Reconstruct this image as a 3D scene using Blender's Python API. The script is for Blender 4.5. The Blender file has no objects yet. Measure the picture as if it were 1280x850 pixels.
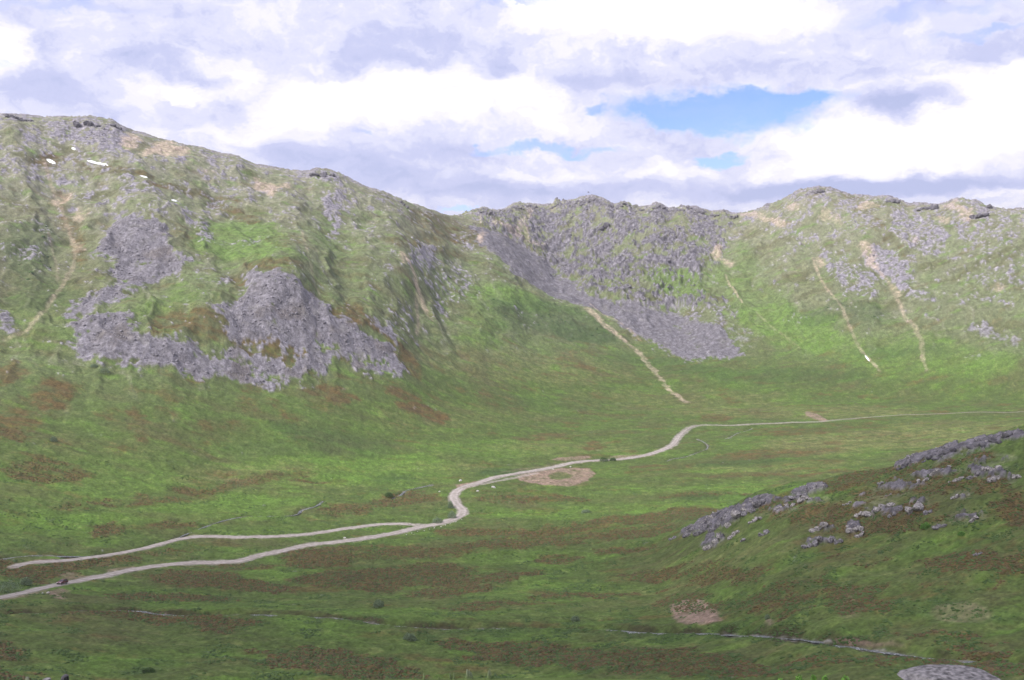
import bpy, bmesh, math, time
import numpy as np
from mathutils import Vector, Matrix
T0 = time.time()
R = np.random.RandomState(7)
C = bpy.context.scene.collection
FOC, PITCH, CAMZ = 1230.0, math.radians(-4.4), 134.0      # focal length in photo pixels, camera tilt, metres above valley floor

# ------------------------------------------------------------------ noise
_P = R.permutation(256).astype(np.int32); _P = np.concatenate([_P, _P, _P])
_A = R.rand(256) * 2 * np.pi; _GX = np.cos(_A).astype(np.float32); _GY = np.sin(_A).astype(np.float32)
def perlin(x, y):
    x = np.asarray(x, np.float32); y = np.asarray(y, np.float32)
    fx = np.floor(x); fy = np.floor(y)
    xi = fx.astype(np.int32) & 255; yi = fy.astype(np.int32) & 255
    x = x - fx; y = y - fy
    u = x*x*x*(x*(x*6-15)+10); v = y*y*y*(y*(y*6-15)+10)
    a = _P[xi]; b = _P[xi+1]
    def g(h, dx, dy): return _GX[h]*dx + _GY[h]*dy
    n0 = g(_P[a+yi], x, y); n1 = g(_P[b+yi], x-1, y)
    n2 = g(_P[a+yi+1], x, y-1); n3 = g(_P[b+yi+1], x-1, y-1)
    return ((n0+(n1-n0)*u) + ((n2+(n3-n2)*u)-(n0+(n1-n0)*u))*v) * 1.41
def fbm(x, y, o=4, gain=.5, lac=2.03):
    s = 0; a = 1; t = 0
    for i in range(o):
        s = s + a*perlin(x+17.3*i, y-9.7*i); t += a; a *= gain; x = x*lac; y = y*lac
    return s/t
def ridged(x, y, o=4, gain=.55):
    s = 0; a = 1; t = 0
    for i in range(o):
        s = s + a*(1-2*np.abs(perlin(x+31.3*i, y+5.1*i))); t += a; a *= gain; x = x*2.07; y = y*2.07
    return s/t
def sstep(a, b, x):
    t = np.clip((x-a)/(b-a), 0, 1); return t*t*(3-2*t)
def pchip(xk, yk, x):
    h = np.diff(xk); d = np.diff(yk)/h; m = np.zeros_like(yk)
    w1 = 2*h[1:]+h[:-1]; w2 = h[1:]+2*h[:-1]
    ok = d[1:]*d[:-1] > 0
    with np.errstate(all='ignore'):
        hm = (w1+w2)/(w1/d[:-1]+w2/d[1:])
    m[1:-1] = np.where(ok, hm, 0); m[0] = d[0]; m[-1] = d[-1]
    i = np.clip(np.searchsorted(xk, x)-1, 0, len(xk)-2)
    t = (x-xk[i])/h[i]; t2 = t*t; t3 = t2*t
    r = (2*t3-3*t2+1)*yk[i]+(t3-2*t2+t)*h[i]*m[i]+(-2*t3+3*t2)*yk[i+1]+(t3-t2)*h[i]*m[i+1]
    return r
# ------------------------------------------------------------------ surveying: a bearing and a slope angle from the viewpoint
def ray(px, py):
    x = (np.asarray(px, float)-640)/FOC; v = (425-np.asarray(py, float))/FOC
    Y = math.cos(PITCH) - v*math.sin(PITCH); Z = math.sin(PITCH) + v*math.cos(PITCH)
    h = np.hypot(x, Y)
    return np.arctan2(x, Y), Z/h                      # azimuth, rise per horizontal metre

# ridge line, (x, y) bearings
RIDGE = [(-200,150),(-60,148),(0,146),(20,145),(38,147),(60,149),(85,149),(110,148),(125,150),(140,153),(150,160),(165,166),(180,169),(205,178),
 (235,185),(255,188),(275,194),(295,197),(310,203),(320,207),(340,210),(365,215),(385,216),(395,213),(410,214),(425,218),(440,226),(460,236),
 (480,241),(500,249),(520,256),(535,262),(550,267),(562,270),(572,270),(582,268),(590,264),(600,262),(603,260),(613,263),(622,264),(632,262),(640,257),
 (648,254),(660,255),(675,256),(690,256),(705,252),(718,250),(725,247),(740,246),(752,249),(760,252),(768,257),(775,254),(780,254),(790,259),
 (800,260),(812,258),(820,254),(827,257),(835,263),(848,259),(855,258),(870,260),(885,265),(900,265),(905,264),(915,268),(925,267),(935,266),
 (950,261),(965,255),(980,249),(990,243),(1000,238),(1010,236),(1025,235),(1040,237),(1055,243),(1065,245),(1080,246),(1100,248),(1113,248),
 (1125,252),(1135,256),(1150,257),(1160,257),(1172,257),(1180,255),(1190,251),(1205,249),(1220,252),(1232,257),(1240,259),(1255,262),(1280,264),
 (1340,262),(1480,275)]
# profiles: bearing column -> list of (y, distance) or (None, distance, height relative to the viewpoint)
PROF = {
 -150:[(850,250),(775,318),(735,380),(700,428),(670,465),(640,495),(600,535),(520,630),(440,730),(400,780),(340,870),(260,1000),1240],
 0:[(850,250),(775,318),(735,383),(700,432),(670,470),(640,500),(600,542),(520,640),(440,740),(400,790),(340,880),(260,1010),1270],
 100:[(850,251),(773,322),(735,384),(700,434),(670,473),(640,507),(600,552),(520,645),(452,725),(405,775),(345,875),(262,1030),1275],
 200:[(850,252),(775,325),(735,385),(700,435),(670,475),(640,512),(600,560),(530,640),(465,708),(400,768),(345,860),(265,985),1275],
 280:[(850,253),(775,320),(732,388),(695,443),(663,484),(633,527),(594,582),(530,655),(474,718),(400,776),(345,862),(290,990),1262],
 350:[(850,253),(775,318),(730,390),(690,450),(660,488),(630,535),(590,590),(530,662),(476,725),(400,785),(342,836),(300,965),1250],
 420:[(850,254),(778,314),(730,390),(686,455),(650,506),(620,553),(582,612),(530,675),(474,742),(410,802),(350,900),(300,1010),1240],
 500:[(850,255),(783,308),(730,390),(680,463),(640,522),(610,570),(570,640),(530,700),(470,772),(400,866),(330,980),(285,1095),1230],
 560:[(850,255),(784,307),(730,390),(680,463),(640,522),(610,572),(570,645),(525,730),(455,846),(390,968),(330,1090),(295,1188),1300],
 600:[(850,255),(785,306),(730,390),(680,463),(640,522),(610,572),(570,650),(520,755),(440,898),(380,1008),(322,1140),(292,1255),1460],
 700:[(850,252),(785,306),(730,390),(680,463),(640,522),(600,597),(560,690),(520,800),(440,968),(400,1055),(370,1150),(325,1310),1470],
 820:[(850,245),(785,299),(730,380),(682,445),(640,520),(600,600),(550,727),(510,860),(460,980),(420,1060),(380,1140),(330,1240),1400],
 860:[(850,240),(786,293),(724,366),(668,440),(636,520),(600,600),(550,727),(508,870),(458,985),(418,1065),(375,1145),(325,1245),1380],
 900:[(850,235),(786,286),(718,352),(652,425),(None,525,-130.0),(600,603),(550,729),(505,880),(450,1000),(400,1090),(355,1175),(310,1265),1365],
 950:[(850,230),(788,276),(708,340),(622,418),(None,535,-130.0),(595,614),(550,729),(505,886),(450,1000),(400,1085),(355,1162),(305,1250),1358],
 1000:[(850,225),(790,264),(700,330),(611,408),(None,545,-129),(590,628),(550,729),(505,890),(450,1000),(400,1080),(355,1150),(300,1240),1350],
 1100:[(850,218),(795,252),(690,320),(592,398),(None,545,-126),(575,668),(545,745),(505,900),(450,990),(400,1060),(350,1140),(290,1230),1320],
 1200:[(850,212),(800,244),(680,308),(561,388),(None,545,-121),(547,738),(530,795),(505,900),(450,980),(400,1050),(345,1130),(295,1200),1290],
 1280:[(850,210),(802,242),(670,303),(537,382),(None,545,-114),(530,792),(518,850),(500,915),(450,970),(400,1040),(340,1115),(300,1175),1250],
 1430:[(850,208),(804,240),(655,300),(500,375),(None,545,-104),(526,802),(516,855),(500,910),(450,965),(400,1030),(340,1100),(300,1160),1230],
}
HALF = math.radians(36)
azf = np.linspace(-HALF, HALF, 1500)
azc = np.radians(np.arange(38, 180, 2.0))
AZ = np.concatenate([-azc[::-1], azf, azc])
def rows():
    r = list(np.linspace(0.6, 60, 24)); d = 60.0
    while d < 205: d += 3; r.append(d)
    while d < 1560:
        d += min(1.35, max(.5, d*d/165000)); r.append(d)
    st = 3.0
    while d < 6500: d += st; st *= 1.13; r.append(d)
    return np.array(r)
DD = rows()
NA, ND = len(AZ), len(DD)
def build_base():
    xs = sorted(PROF); K = len(PROF[0])
    rx = np.array([p[0] for p in RIDGE], float); ry = np.array([p[1] for p in RIDGE], float)
    raz, rs = ray(rx, ry)
    caz = np.array([ray(x, 400)[0] for x in xs])
    kd = np.zeros((len(xs), K)); kz = np.zeros((len(xs), K))
    for i, x in enumerate(xs):
        for k, q in enumerate(PROF[x]):
            if k == K-1: kd[i, k] = q; continue
            if q[0] is None: kd[i, k] = q[1]; kz[i, k] = q[2]
            else: kd[i, k] = q[1]; kz[i, k] = q[1]*ray(x, q[0])[1]
    az = np.clip(AZ, caz[0], caz[-1])
    D = np.stack([pchip(caz, kd[:, k], az) for k in range(K)], 1)
    Z = np.stack([pchip(caz, kz[:, k], az) for k in range(K)], 1)
    Z[:, -1] = D[:, -1]*np.interp(az, raz, rs)                       # the skyline itself
    base = np.zeros((NA, ND), np.float32)
    sx_ = ray(np.clip(640+FOC*np.tan(np.clip(AZ, -1.2, 1.2)), -300, 1580), 855)[1]
    for j in range(NA):
        zr, dr = Z[j, -1], D[j, -1]
        xk = np.concatenate([[0.0, 8, 60], D[j], [dr+25, dr+120, dr+700, 4500, 7000]])
        yk = np.concatenate([[-1.7, -4.2, 60*sx_[j]], Z[j], [zr-9, zr-60, zr-210, -150, -150]])
        base[j] = pchip(xk, yk, DD)
    return base, D, Z
ZB, KD, KZ = build_base()
AZg = AZ[:, None].astype(np.float32); Dg = DD[None, :].astype(np.float32)
X = np.sin(AZg)*Dg; Y = np.cos(AZg)*Dg
ridgeD = KD[:, -1][:, None].astype(np.float32)
print('base', ZB.shape, round(time.time()-T0, 1))

def idx(arr, v): return np.interp(v, arr, np.arange(len(arr)))
def sample(G, x, y):
    """bilinear height (or any field) at a plan position"""
    a = idx(AZ, np.arctan2(x, y)); d = idx(DD, np.hypot(x, y))
    i = np.clip(np.floor(a).astype(int), 0, NA-2); j = np.clip(np.floor(d).astype(int), 0, ND-2)
    u = a-i; v = d-j
    return (G[i, j]*(1-u)*(1-v)+G[i+1, j]*u*(1-v)+G[i, j+1]*(1-u)*v+G[i+1, j+1]*u*v)
def ground(px, py, G=None):
    """plan position where the sight line through a photo point meets the land"""
    G = ZB if G is None else G
    az, s = ray(px, py)
    a = float(idx(AZ, az)); i = int(a); u = a-i
    z = G[i]*(1-u)+G[i+1]*u
    f = z - DD*s
    hit = np.where((f[1:] >= 0) & (DD[1:] > 50))[0]
    if len(hit) == 0:
        k = int(np.argmax(np.where((DD > 900) & (DD < 1600), f/DD, -9))); d = DD[k]
    else:
        k = hit[0]; t = f[k+1]-f[k]; d = DD[k+1]-(f[k+1]/t)*(DD[k+1]-DD[k]) if t > 1e-6 else DD[k+1]
        d = float(np.clip(d, DD[k], DD[k+1]))
    return np.array([math.sin(az)*d, math.cos(az)*d])
def spos(px, py): return np.array([ground(a, b) for a, b in zip(px, py)])

def window(pts, m):
    pts = np.atleast_2d(pts); az = np.arctan2(pts[:, 0], pts[:, 1]); d = np.hypot(pts[:, 0], pts[:, 1])
    dm = max(d.min()-m, 1); am = m/dm
    i0, i1 = np.searchsorted(AZ, az.min()-am), np.searchsorted(AZ, az.max()+am)+1
    j0, j1 = np.searchsorted(DD, d.min()-m), np.searchsorted(DD, d.max()+m)+1
    return slice(max(i0, 0), min(i1, NA)), slice(max(j0, 0), min(j1, ND))
def line_field(P, m, vals=None):
    """distance to a plan polyline within m metres, plus the interpolated value at the nearest point"""
    F = np.full((NA, ND), 1e6, np.float32); V = np.zeros((NA, ND), np.float32) if vals is not None else None
    for k in range(len(P)-1):
        a, b = P[k], P[k+1]; w = window(np.array([a, b]), m)
        ab = b-a; L = max(ab@ab, 1e-6)
        x = X[w]-a[0]; y = Y[w]-a[1]; t = np.clip((x*ab[0]+y*ab[1])/L, 0, 1)
        d = np.hypot(x-t*ab[0], y-t*ab[1]); f = F[w]; c = d < f; f[c] = d[c]
        if vals is not None:
            v = V[w]; q = vals[k]+(vals[k+1]-vals[k])*t; v[c] = q[c]
    return F if vals is None else (F, V)
def curve(P, step):
    P = np.asarray(P, float); Q = np.vstack([2*P[0]-P[1], P, 2*P[-1]-P[-2]]); out = []
    for i in range(1, len(Q)-2):
        n = max(1, int(np.linalg.norm(Q[i+1]-Q[i])/step))
        for t in np.arange(n)/n:
            out.append(.5*((2*Q[i])+(-Q[i-1]+Q[i+1])*t+(2*Q[i-1]-5*Q[i]+4*Q[i+1]-Q[i+2])*t*t+(-Q[i-1]+3*Q[i]-3*Q[i+1]+Q[i+2])*t**3))
    out.append(Q[-2]); return np.array(out)

# ------------------------------------------------------------------ relief
XY = (X, Y)
wA = fbm(X/37, Y/37, 3); wB = fbm(X/37+50, Y/37-80, 3)          # domain warps, roughly +-0.5
wC = fbm(X/7+20, Y/7, 3); wD = fbm(X/7, Y/7+90, 3)
mt = sstep(-112, -45, ZB)*sstep(520, 720, Dg)
rp = sstep(260, 20, np.abs(ridgeD-Dg))                                # 1 at the ridge
floorm = (1-mt)
S = AZg*1150 + 26*wA
gul = ridged(S/58+Dg/500, Dg/330+wB*.6, 2, .4)
gulf = ridged(S/19+3+Dg/400, Dg/150+wB, 2)
near_ridge = 1-.8*sstep(120, 10, np.abs(ridgeD-Dg))
Z1 = ZB + mt*near_ridge*(gul*6.5 + gulf*.6 + fbm(X/70, Y/70, 3)*5.5)
kn = sstep(840, 960, (np.tan(AZg)*FOC+640))*sstep(210, 260, Dg)*sstep(540, 450, Dg)
Z1 = Z1 + floorm*sstep(150, 260, Dg)*(fbm(X/85+9, Y/42, 4)*(2.6-1.2*kn) + fbm(X/21, Y/13, 3)*.75)
Z1 = Z1 + kn*fbm(X/24, Y/24, 4)*2.2
del gul, gulf
ZB = Z1.astype(np.float32)
print('relief', round(time.time()-T0, 1))

def polymask(pts, soft=4, warp=8, G=None, fine=2.0):
    """0..1 inside a plan polygon surveyed from the photo, with a broken edge; soft, warp in metres"""
    q = []
    n = len(pts)
    for i in range(n):
        a = pts[i]; b = pts[(i+1) % n]; L = math.hypot(a[0]-b[0], a[1]-b[1]); m = max(1, int(L/45))
        for t in range(m): q.append((a[0]+(b[0]-a[0])*t/m, a[1]+(b[1]-a[1])*t/m))
    W = np.array([ground(a, b) for a, b in q])
    m = soft+warp*1.2+fine*1.2; w = window(W, m)
    x = X[w]+wA[w]*warp*2+wC[w]*fine*2; y = Y[w]+wB[w]*warp*2+wD[w]*fine*2
    ins = np.zeros(x.shape, bool); d = np.full(x.shape, 1e6, np.float32)
    for i in range(len(W)):
        a = W[i]; b = W[(i+1) % len(W)]; ab = b-a; L = max(ab@ab, 1e-6)
        t = np.clip(((x-a[0])*ab[0]+(y-a[1])*ab[1])/L, 0, 1)
        d = np.minimum(d, np.hypot(x-a[0]-t*ab[0], y-a[1]-t*ab[1]))
        if abs(ab[1]) > 1e-9:
            c = ((a[1] > y) != (b[1] > y)) & (x < ab[0]*(y-a[1])/ab[1]+a[0]); ins ^= c
    return w, sstep(-soft, soft, np.where(ins, d, -d)).astype(np.float32)
def ell(cx, cy, rx, ry, rot=0, n=12):
    r = math.radians(rot); o = []
    for k in range(n):
        a = 2*math.pi*k/n; u = math.cos(a)*rx; v = math.sin(a)*ry
        o.append((cx+u*math.cos(r)-v*math.sin(r), cy+u*math.sin(r)+v*math.cos(r)))
    return o
def field(items, soft=4, warp=8, fine=2.0):
    F = np.zeros((NA, ND), np.float32)
    for it in items:
        s = 1.0
        if isinstance(it, tuple) and not isinstance(it[0], (tuple, list)):
            p = ell(*it[:5]) if len(it) >= 5 else ell(*it[:4]); s = it[5] if len(it) > 5 else 1.0
        else: p = it
        w, m = polymask(p, soft, warp, fine=fine); F[w] = np.maximum(F[w], m*s)
    return F

# ------------------------------------------------------------------ surveyed lines
def survey(pts, step=2.5):
    return curve([ground(*p) for p in pts], step)
ROAD_MAIN = [(-60,757),(0,747),(31,739),(63,732),(94,727),(117,722),(141,718),(172,710),(200,707),(225,704),(260,703),(302,701),(318,695),(352,688),(373,683),
 (400,679),(435,676),(470,670),(502,665),(523,659),(548,654),(568,648),(579,642),(577,635),(570,629),(567,622),(569,615),(576,610),(588,606),(602,602),(618,597),(646,592),(674,587),(699,582),
 (716,578),(740,575.5),(775,574),(800,570.5),(819,565),(838,557),(848,546),(857,538),(869,532.5),(888,530.8),(913,531.5),(945,530),(985,528),(1030,526.5),(1080,522),(1130,518.5),(1190,516.5),(1280,514.5),(1305,514)]
ROAD_SIDE = [(18,706),(46,702),(75,701),(105,698),(140,692),(158,690),(197,681),(228,673),(250,670),(268,669),(286,671),(302,672),(318,671),(351,670),(387,667),(422,662),(450,658),(477,655),(505,655),(528,657)]
TRACK = [(585,609),(610,603.5),(640,598),(670,592)]
CREEK = [(-40,766),(35,764),(50,762),(95,761),(140,760),(180,762),(220,765),(262,766),(330,765),(390,767),(440,772),(480,777),(530,781),(600,782),(650,783),(720,784),(800,786),(880,788),(950,790),(1000,794),(1022,797),(1052,802),(1085,806),(1120,812),(1160,816),(1200,820),(1290,826),(1350,830)]
BROOK = [(-40,699),(0,697),(17,695),(40,693),(78,694),(130,690),(175,684),(210,675),(229,668),(246,660),(274,651),(309,644),(340,644),(369,643),(378,636),(394,632),(404,625)]
RILLS = {'a':[(490,622),(500,618),(508,612),(519,610),(541,605)], 'b':[(833,576),(840,573),(858,570),(877,563),(885,558),(880,552),(872,548)],
         'c':[(906,548),(913,546),(922,541),(929,539),(940,535)]}
LN = {k: survey(v) for k, v in dict(main=ROAD_MAIN, side=ROAD_SIDE, track=TRACK, creek=CREEK, brook=BROOK, ra=RILLS['a'], rb=RILLS['b'], rc=RILLS['c']).items()}
def smooth(v, n):
    k = np.ones(2*n+1)/(2*n+1); return np.convolve(np.pad(v, n, mode='edge'), k, 'valid')
def xy_smooth(P, n): 
    Q = P.copy(); Q[:, 0] = smooth(P[:, 0], n); Q[:, 1] = smooth(P[:, 1], n); Q[0] = P[0]; Q[-1] = P[-1]; return Q
LN['main'] = xy_smooth(LN['main'], 2); LN['side'] = xy_smooth(LN['side'], 2)
LZ = {k: smooth(sample(ZB, P[:, 0], P[:, 1]), 4) for k, P in LN.items()}
HW = dict(main=2.5, side=2.2, track=1.6)
DIST = {}
def grade(k, w, drop, blend):
    global ZB
    F, V = line_field(LN[k], w+blend+2, LZ[k]); DIST[k] = F
    m = sstep(w+blend, w, F); ZB = ZB*(1-m)+(V-drop)*m
# the two roads fork near (528,657): share the height there
e = LN['side'][-1]; i = np.argmin(np.hypot(*(LN['main']-e).T)); tt = np.linspace(0, 1, len(LZ['side']))
LZ['side'] += (LZ['main'][i]-LZ['side'][-1])*sstep(.85, 1, tt)
ZB = ZB.astype(np.float32)
for k, w, dr, bl in (('side', 2.9, .12, 5), ('main', 3.6, .12, 6), ('track', 2, .0, 4)): grade(k, w, dr, bl)
for k, w, dp, bl in (('creek', .8, 1.5, 3.6), ('brook', .6, .9, 2.4), ('ra', .8, .7, 2.4), ('rb', .7, .7, 2.4), ('rc', .9, .7, 2.4)):
    F, V = line_field(LN[k], w+bl+2, LZ[k]); DIST[k] = F
    ZB -= dp*sstep(w+bl, w*.6, F)
    LZ[k] = LZ[k]
print('lines', round(time.time()-T0, 1))

# ------------------------------------------------------------------ what grows or lies where
TALUS = [
 [(150,265),(176,265),(196,280),(215,303),(240,328),(222,340),(190,352),(168,362),(140,358),(142,335),(112,318),(126,290)],
 [(88,375),(140,355),(168,362),(150,375),(110,392),(90,395)],
 [(82,433),(97,412),(92,398),(128,390),(172,392),(166,410),(195,424),(232,430),(256,424),(262,440),(318,455),(330,470),(380,476),(335,480),(200,466),(110,446)],
 [(300,346),(340,338),(376,352),(402,375),(420,398),(455,420),(484,432),(500,452),(500,468),(450,466),(424,452),(395,470),(372,472),(332,468),(275,440),(288,424),(268,400),(262,384),(298,372)],
 [(460,392),(480,405),(505,430),(490,428),(465,408)],
 [(586,284),(608,284),(650,304),(695,336),(738,370),(772,376),(830,388),(890,400),(915,418),(932,444),(900,450),(860,451),(815,430),(790,410),(752,392),(700,374),(655,350),(625,325),(600,305)],
 [(0,388),(18,390),(16,412),(0,412)]]
KNOLL_TALUS = [[(1118,585),(1140,573),(1165,565),(1200,558),(1225,548),(1255,543),(1285,539),(1285,545),(1240,552),(1215,561),(1175,572),(1145,580)]]
CRAG = [[(585,265),(602,262),(650,256),(700,254),(740,248),(790,262),(850,262),(905,267),(925,272),(905,300),(900,330),(880,345),(905,385),(850,385),(800,383),(745,372),(700,345),(665,318),(640,300),(600,280)]]
talus = field(TALUS, 10, 8, 5)
ktalus = field(KNOLL_TALUS, 1.2, 1.5, .8)
crag = field(CRAG, 10, 14, 5)
chute = field(TALUS[5:6], 6, 5, 3)
# holes of heath inside the boulder fields
hole = field([(232,402,46,19,-3),(338,434,44,8,3),(285,350,20,6,0),(412,432,13,7,20),(462,449,18,4,20)], 7, 9, 6)
talus *= 1-.93*hole
GREY = [(100,165,45,18,0,.75),(140,172,30,20,20,.8),(60,215,45,18,10,.55),(25,185,40,14,0,.5),(165,232,30,14,10,.6),(120,250,35,14,30,.6),(195,262,30,12,20,.5),(235,270,30,12,20,.5),(270,255,35,12,30,.5),(262,292,20,12,20,.6),
 (35,316,24,8,0,.7),(115,262,18,8,0,.6),(75,222,20,14,0,.55),(230,232,30,10,0,.45),(272,348,25,8,0,.5),
 (420,262,26,20,60,.75),(412,292,12,9,0,.6),(402,222,30,9,10,.75),(530,322,22,20,20,.8),(560,355,34,26,0,.5),(545,385,20,16,0,.5),(500,395,20,22,50,.6),(582,300,22,10,30,.55),(470,350,14,7,0,.3),(505,410,26,7,45,.6),(590,370,20,10,0,.4),
 (1150,292,45,26,20,.7),(1112,335,40,18,35,.85),(1140,360,30,8,35,.7),(1060,340,38,18,20,.7),(1075,360,30,10,35,.6),(1040,322,28,10,0,.55),(975,292,18,8,0,.5),(965,330,18,14,0,.4),
 (1225,280,60,26,15,.55),(1225,268,16,7,0,.8),(1110,248,16,6,0,.7),(1240,330,60,34,20,.45),(1225,412,22,10,30,.8),(1250,418,30,9,30,.7),(1215,448,14,6,0,.6),(1015,265,20,10,0,.4),(1030,250,60,8,0,.35),
 (1240,372,30,8,30,.5),(1010,395,12,6,0,.45),(985,400,12,7,0,.4),(1020,238,30,5,0,.5),(880,395,50,20,10,.5),(850,370,40,22,0,.5),(930,420,20,10,20,.5),(30,146,30,5,0,.8)]
grey = field(GREY, 9, 8, 4)
KGREY = [(905,648,34,9,-22,.95),(870,660,24,6,-25,.9),(945,630,24,8,-22,.9),(1010,613,26,6,-15,.9),(895,673,16,8,-20,.75),(1000,625,38,4,-4,.7),(1160,593,42,4,-6,.75),(1128,608,32,5,-4,.7),(1215,562,45,8,-18,.6),(1240,575,30,7,-8,.5),(1238,593,30,9,10,.6),
 (1100,637,32,9,5,.55),(1145,633,12,9,0,.6),(1070,661,13,8,0,.7),(1022,676,22,5,0,.7),(1025,660,13,6,0,.6),(1210,646,26,8,0,.35),(1100,618,30,5,0,.35),(1200,620,14,4,0,.4),(1175,655,6,3,0,.4),(970,640,30,5,-10,.5)]
kgrey = field(KGREY, 1.6, 1.6, 1.2)
BROWN = [(415,493,38,9,12,.95),(400,488,24,6,5,.8),(525,515,34,10,14,.95),(505,492,28,7,20,.8),(675,548,35,4,0,.7),(690,545,18,5,0,.8),(742,558,14,6,0,.8),(712,450,20,8,0,.5),(742,462,25,5,20,.6),(700,468,30,4,0,.4),(610,498,20,8,40,.5),(640,505,14,10,40,.4),
 (20,530,38,22,0,.75),(68,492,30,20,0,.8),(15,468,20,14,0,.8),(170,530,16,22,-20,.7),(60,590,50,18,0,.7),(355,515,24,6,28,.7),(240,476,12,4,0,.7),(332,498,30,6,20,.4),(140,520,16,14,0,.4),(300,530,30,6,0,.35),(262,545,18,10,0,.4),(210,520,20,10,10,.4),(310,498,14,20,-30,.4),
 (250,612,45,7,-3,.7),(330,598,50,7,-10,.6),(134,662,28,6,-5,.8),(221,656,34,5,0,.7),(197,627,42,6,0,.6),(299,601,35,6,-6,.7),(383,601,22,4,0,.7),(84,628,22,5,0,.6),(140,627,28,5,0,.6),(432,634,34,7,0,.7),(375,585,20,6,0,.4),(505,625,48,8,-3,.85),(440,640,30,5,0,.6),
 (30,716,48,10,4,.9),(120,702,50,6,-4,.9),(75,712,60,7,-5,.7),(300,708,50,5,0,.5),(246,722,72,10,2,.85),(316,732,60,8,4,.9),(211,747,85,6,2,.8),(200,690,40,4,-3,.5),(229,772,90,9,4,.7),(150,768,60,4,3,.5),(404,700,55,12,0,.7),(440,729,52,10,4,.85),(240,780,60,6,8,.6),(400,690,60,6,-3,.6),
 (5,820,24,18,0,.85),(10,845,30,8,0,.6),(404,827,80,14,4,1.0),(470,840,60,10,2,.9),(340,812,40,4,0,.5),(560,725,60,8,0,.6),
 (625,664,90,5,-2,.75),(488,690,110,10,0,.6),(646,681,90,5,-2,.8),(470,722,105,10,0,1.0),(540,712,60,7,0,.7),(611,722,80,5,-6,.8),(569,738,60,9,-5,.8),(699,700,30,5,-3,.8),(752,655,120,7,-6,.75),(804,664,50,6,-8,.6),(787,685,42,5,-6,.75),(716,746,80,4,-3,.6),(690,672,90,5,-3,.6),(620,755,60,5,-3,.5),
 (435,636,30,4,0,.5),(640,623,44,5,0,.7),(700,624,34,5,0,.7),(620,616,30,5,0,.4),(442,828,60,9,3,.8),(646,806,110,6,4,.85),(716,820,130,9,2,.9),(787,832,80,9,2,.8),(870,825,70,6,0,.8),(800,812,60,4,0,.5),
 (828,584,42,4,-2,.6),(960,568,72,6,-3,.7),(1000,563,60,3,-2,.6),(872,618,60,5,-2,.6),(944,593,60,3,-3,.7),(893,522,22,5,0,.7),(780,540,20,3,0,.4),(860,516,20,3,0,.3),(994,540,60,5,-2,.5),(1072,532,40,4,0,.4),(990,578,70,3,-4,.4),(1100,545,60,3,0,.35),
 (839,645,64,8,-6,.85),(790,668,50,5,-6,.8),(1033,590,62,2.5,-4,.7),(1110,588,50,4,-8,.9),(1180,582,70,5,-10,.9),(1060,602,44,6,-6,.8),(1155,600,60,6,-5,.7),(1010,640,90,14,-4,.55),(1091,650,95,18,-2,.6),(1150,615,90,8,0,.6),(1230,607,50,8,0,.65),
 (916,718,56,8,-6,.75),(839,714,60,8,-4,.7),(880,730,60,5,-6,.5),(955,706,30,5,-8,.5),(1227,706,86,15,0,.85),(1080,700,60,8,0,.3),(1072,745,44,16,0,.75),(960,752,70,14,0,.45),(1274,634,22,24,0,.9),(880,752,60,12,0,.5),(1000,735,50,6,0,.5),(1190,730,60,5,0,.4),
 (1110,828,80,5,2,.8),(1030,826,60,5,2,.9),(1220,815,60,4,5,.7),(900,835,90,8,0,.7),(1260,835,30,8,0,.8),(1170,832,60,6,0,.6),(1180,800,80,4,3,.6),
 # hillsides
 (435,395,18,22,50,.8),(470,408,26,7,40,.8),(500,440,34,10,45,.85),(515,462,20,8,30,.7),(245,405,60,20,0,.65),(335,432,55,14,3,.75),(345,330,40,8,0,.6),(300,352,26,7,10,.7),(290,265,40,7,20,.6),(240,240,60,5,12,.65),(140,212,60,4,12,.6),(95,300,9,40,-15,.6),(80,260,8,30,-15,.6),(230,290,30,9,10,.4),
 (560,285,60,14,20,.55),(520,300,40,10,0,.45),(540,312,50,6,10,.5),(55,200,20,12,0,.75),(1085,270,60,7,45,.4),(1110,300,40,6,40,.4),(360,300,30,8,0,.4),(30,360,40,16,0,.2)]
brown = field(BROWN, 3.5, 5, 3)
brown_k = None
OLIVE = [(45,300,48,45,0,.8),(70,360,50,30,0,.6),(70,200,30,14,0,.6),(100,290,60,30,20,.5),(20,340,50,40,0,.8),(75,365,40,35,0,.6),(40,270,50,20,0,.5),(1100,640,160,30,-5,.6),(1000,760,180,16,0,.45),(560,290,70,24,15,.5),(700,410,60,20,5,.2),(500,380,50,30,0,.3)]
olive = field(OLIVE, 12, 10, 3)
DARKG = [(685,398,78,20,10,.55),(640,405,30,10,0,.4),(725,415,50,12,10,.7),(1060,392,60,14,0,.4),(1130,440,60,8,0,.4),(860,648,40,4,-4,.3),(930,578,60,4,-3,.6),(890,622,60,4,0,.6),(40,310,40,35,0,.5),(50,365,40,25,0,.45),(490,600,30,6,0,.5),(590,600,0.1,0.1),
 (620,590,28,5,0,.8),(1165,762,38,7,0,.9),(1130,750,20,5,0,.6),(1220,770,50,6,0,.5),(930,745,60,6,-4,.4),(800,792,260,2.5,1,.6),(180,838,16,3,-15,.8),(400,545,60,10,10,.45),(330,560,60,10,0,.3),(1150,590,60,4,0,.2),(450,560,60,12,0,.4),(700,505,100,8,0,.2),(860,460,100,8,10,.4),(1000,470,100,8,0,.35)]
DARKG = [d for d in DARKG if d[2] > 1]
darkg = field(DARKG, 7, 7, 4)
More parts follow.
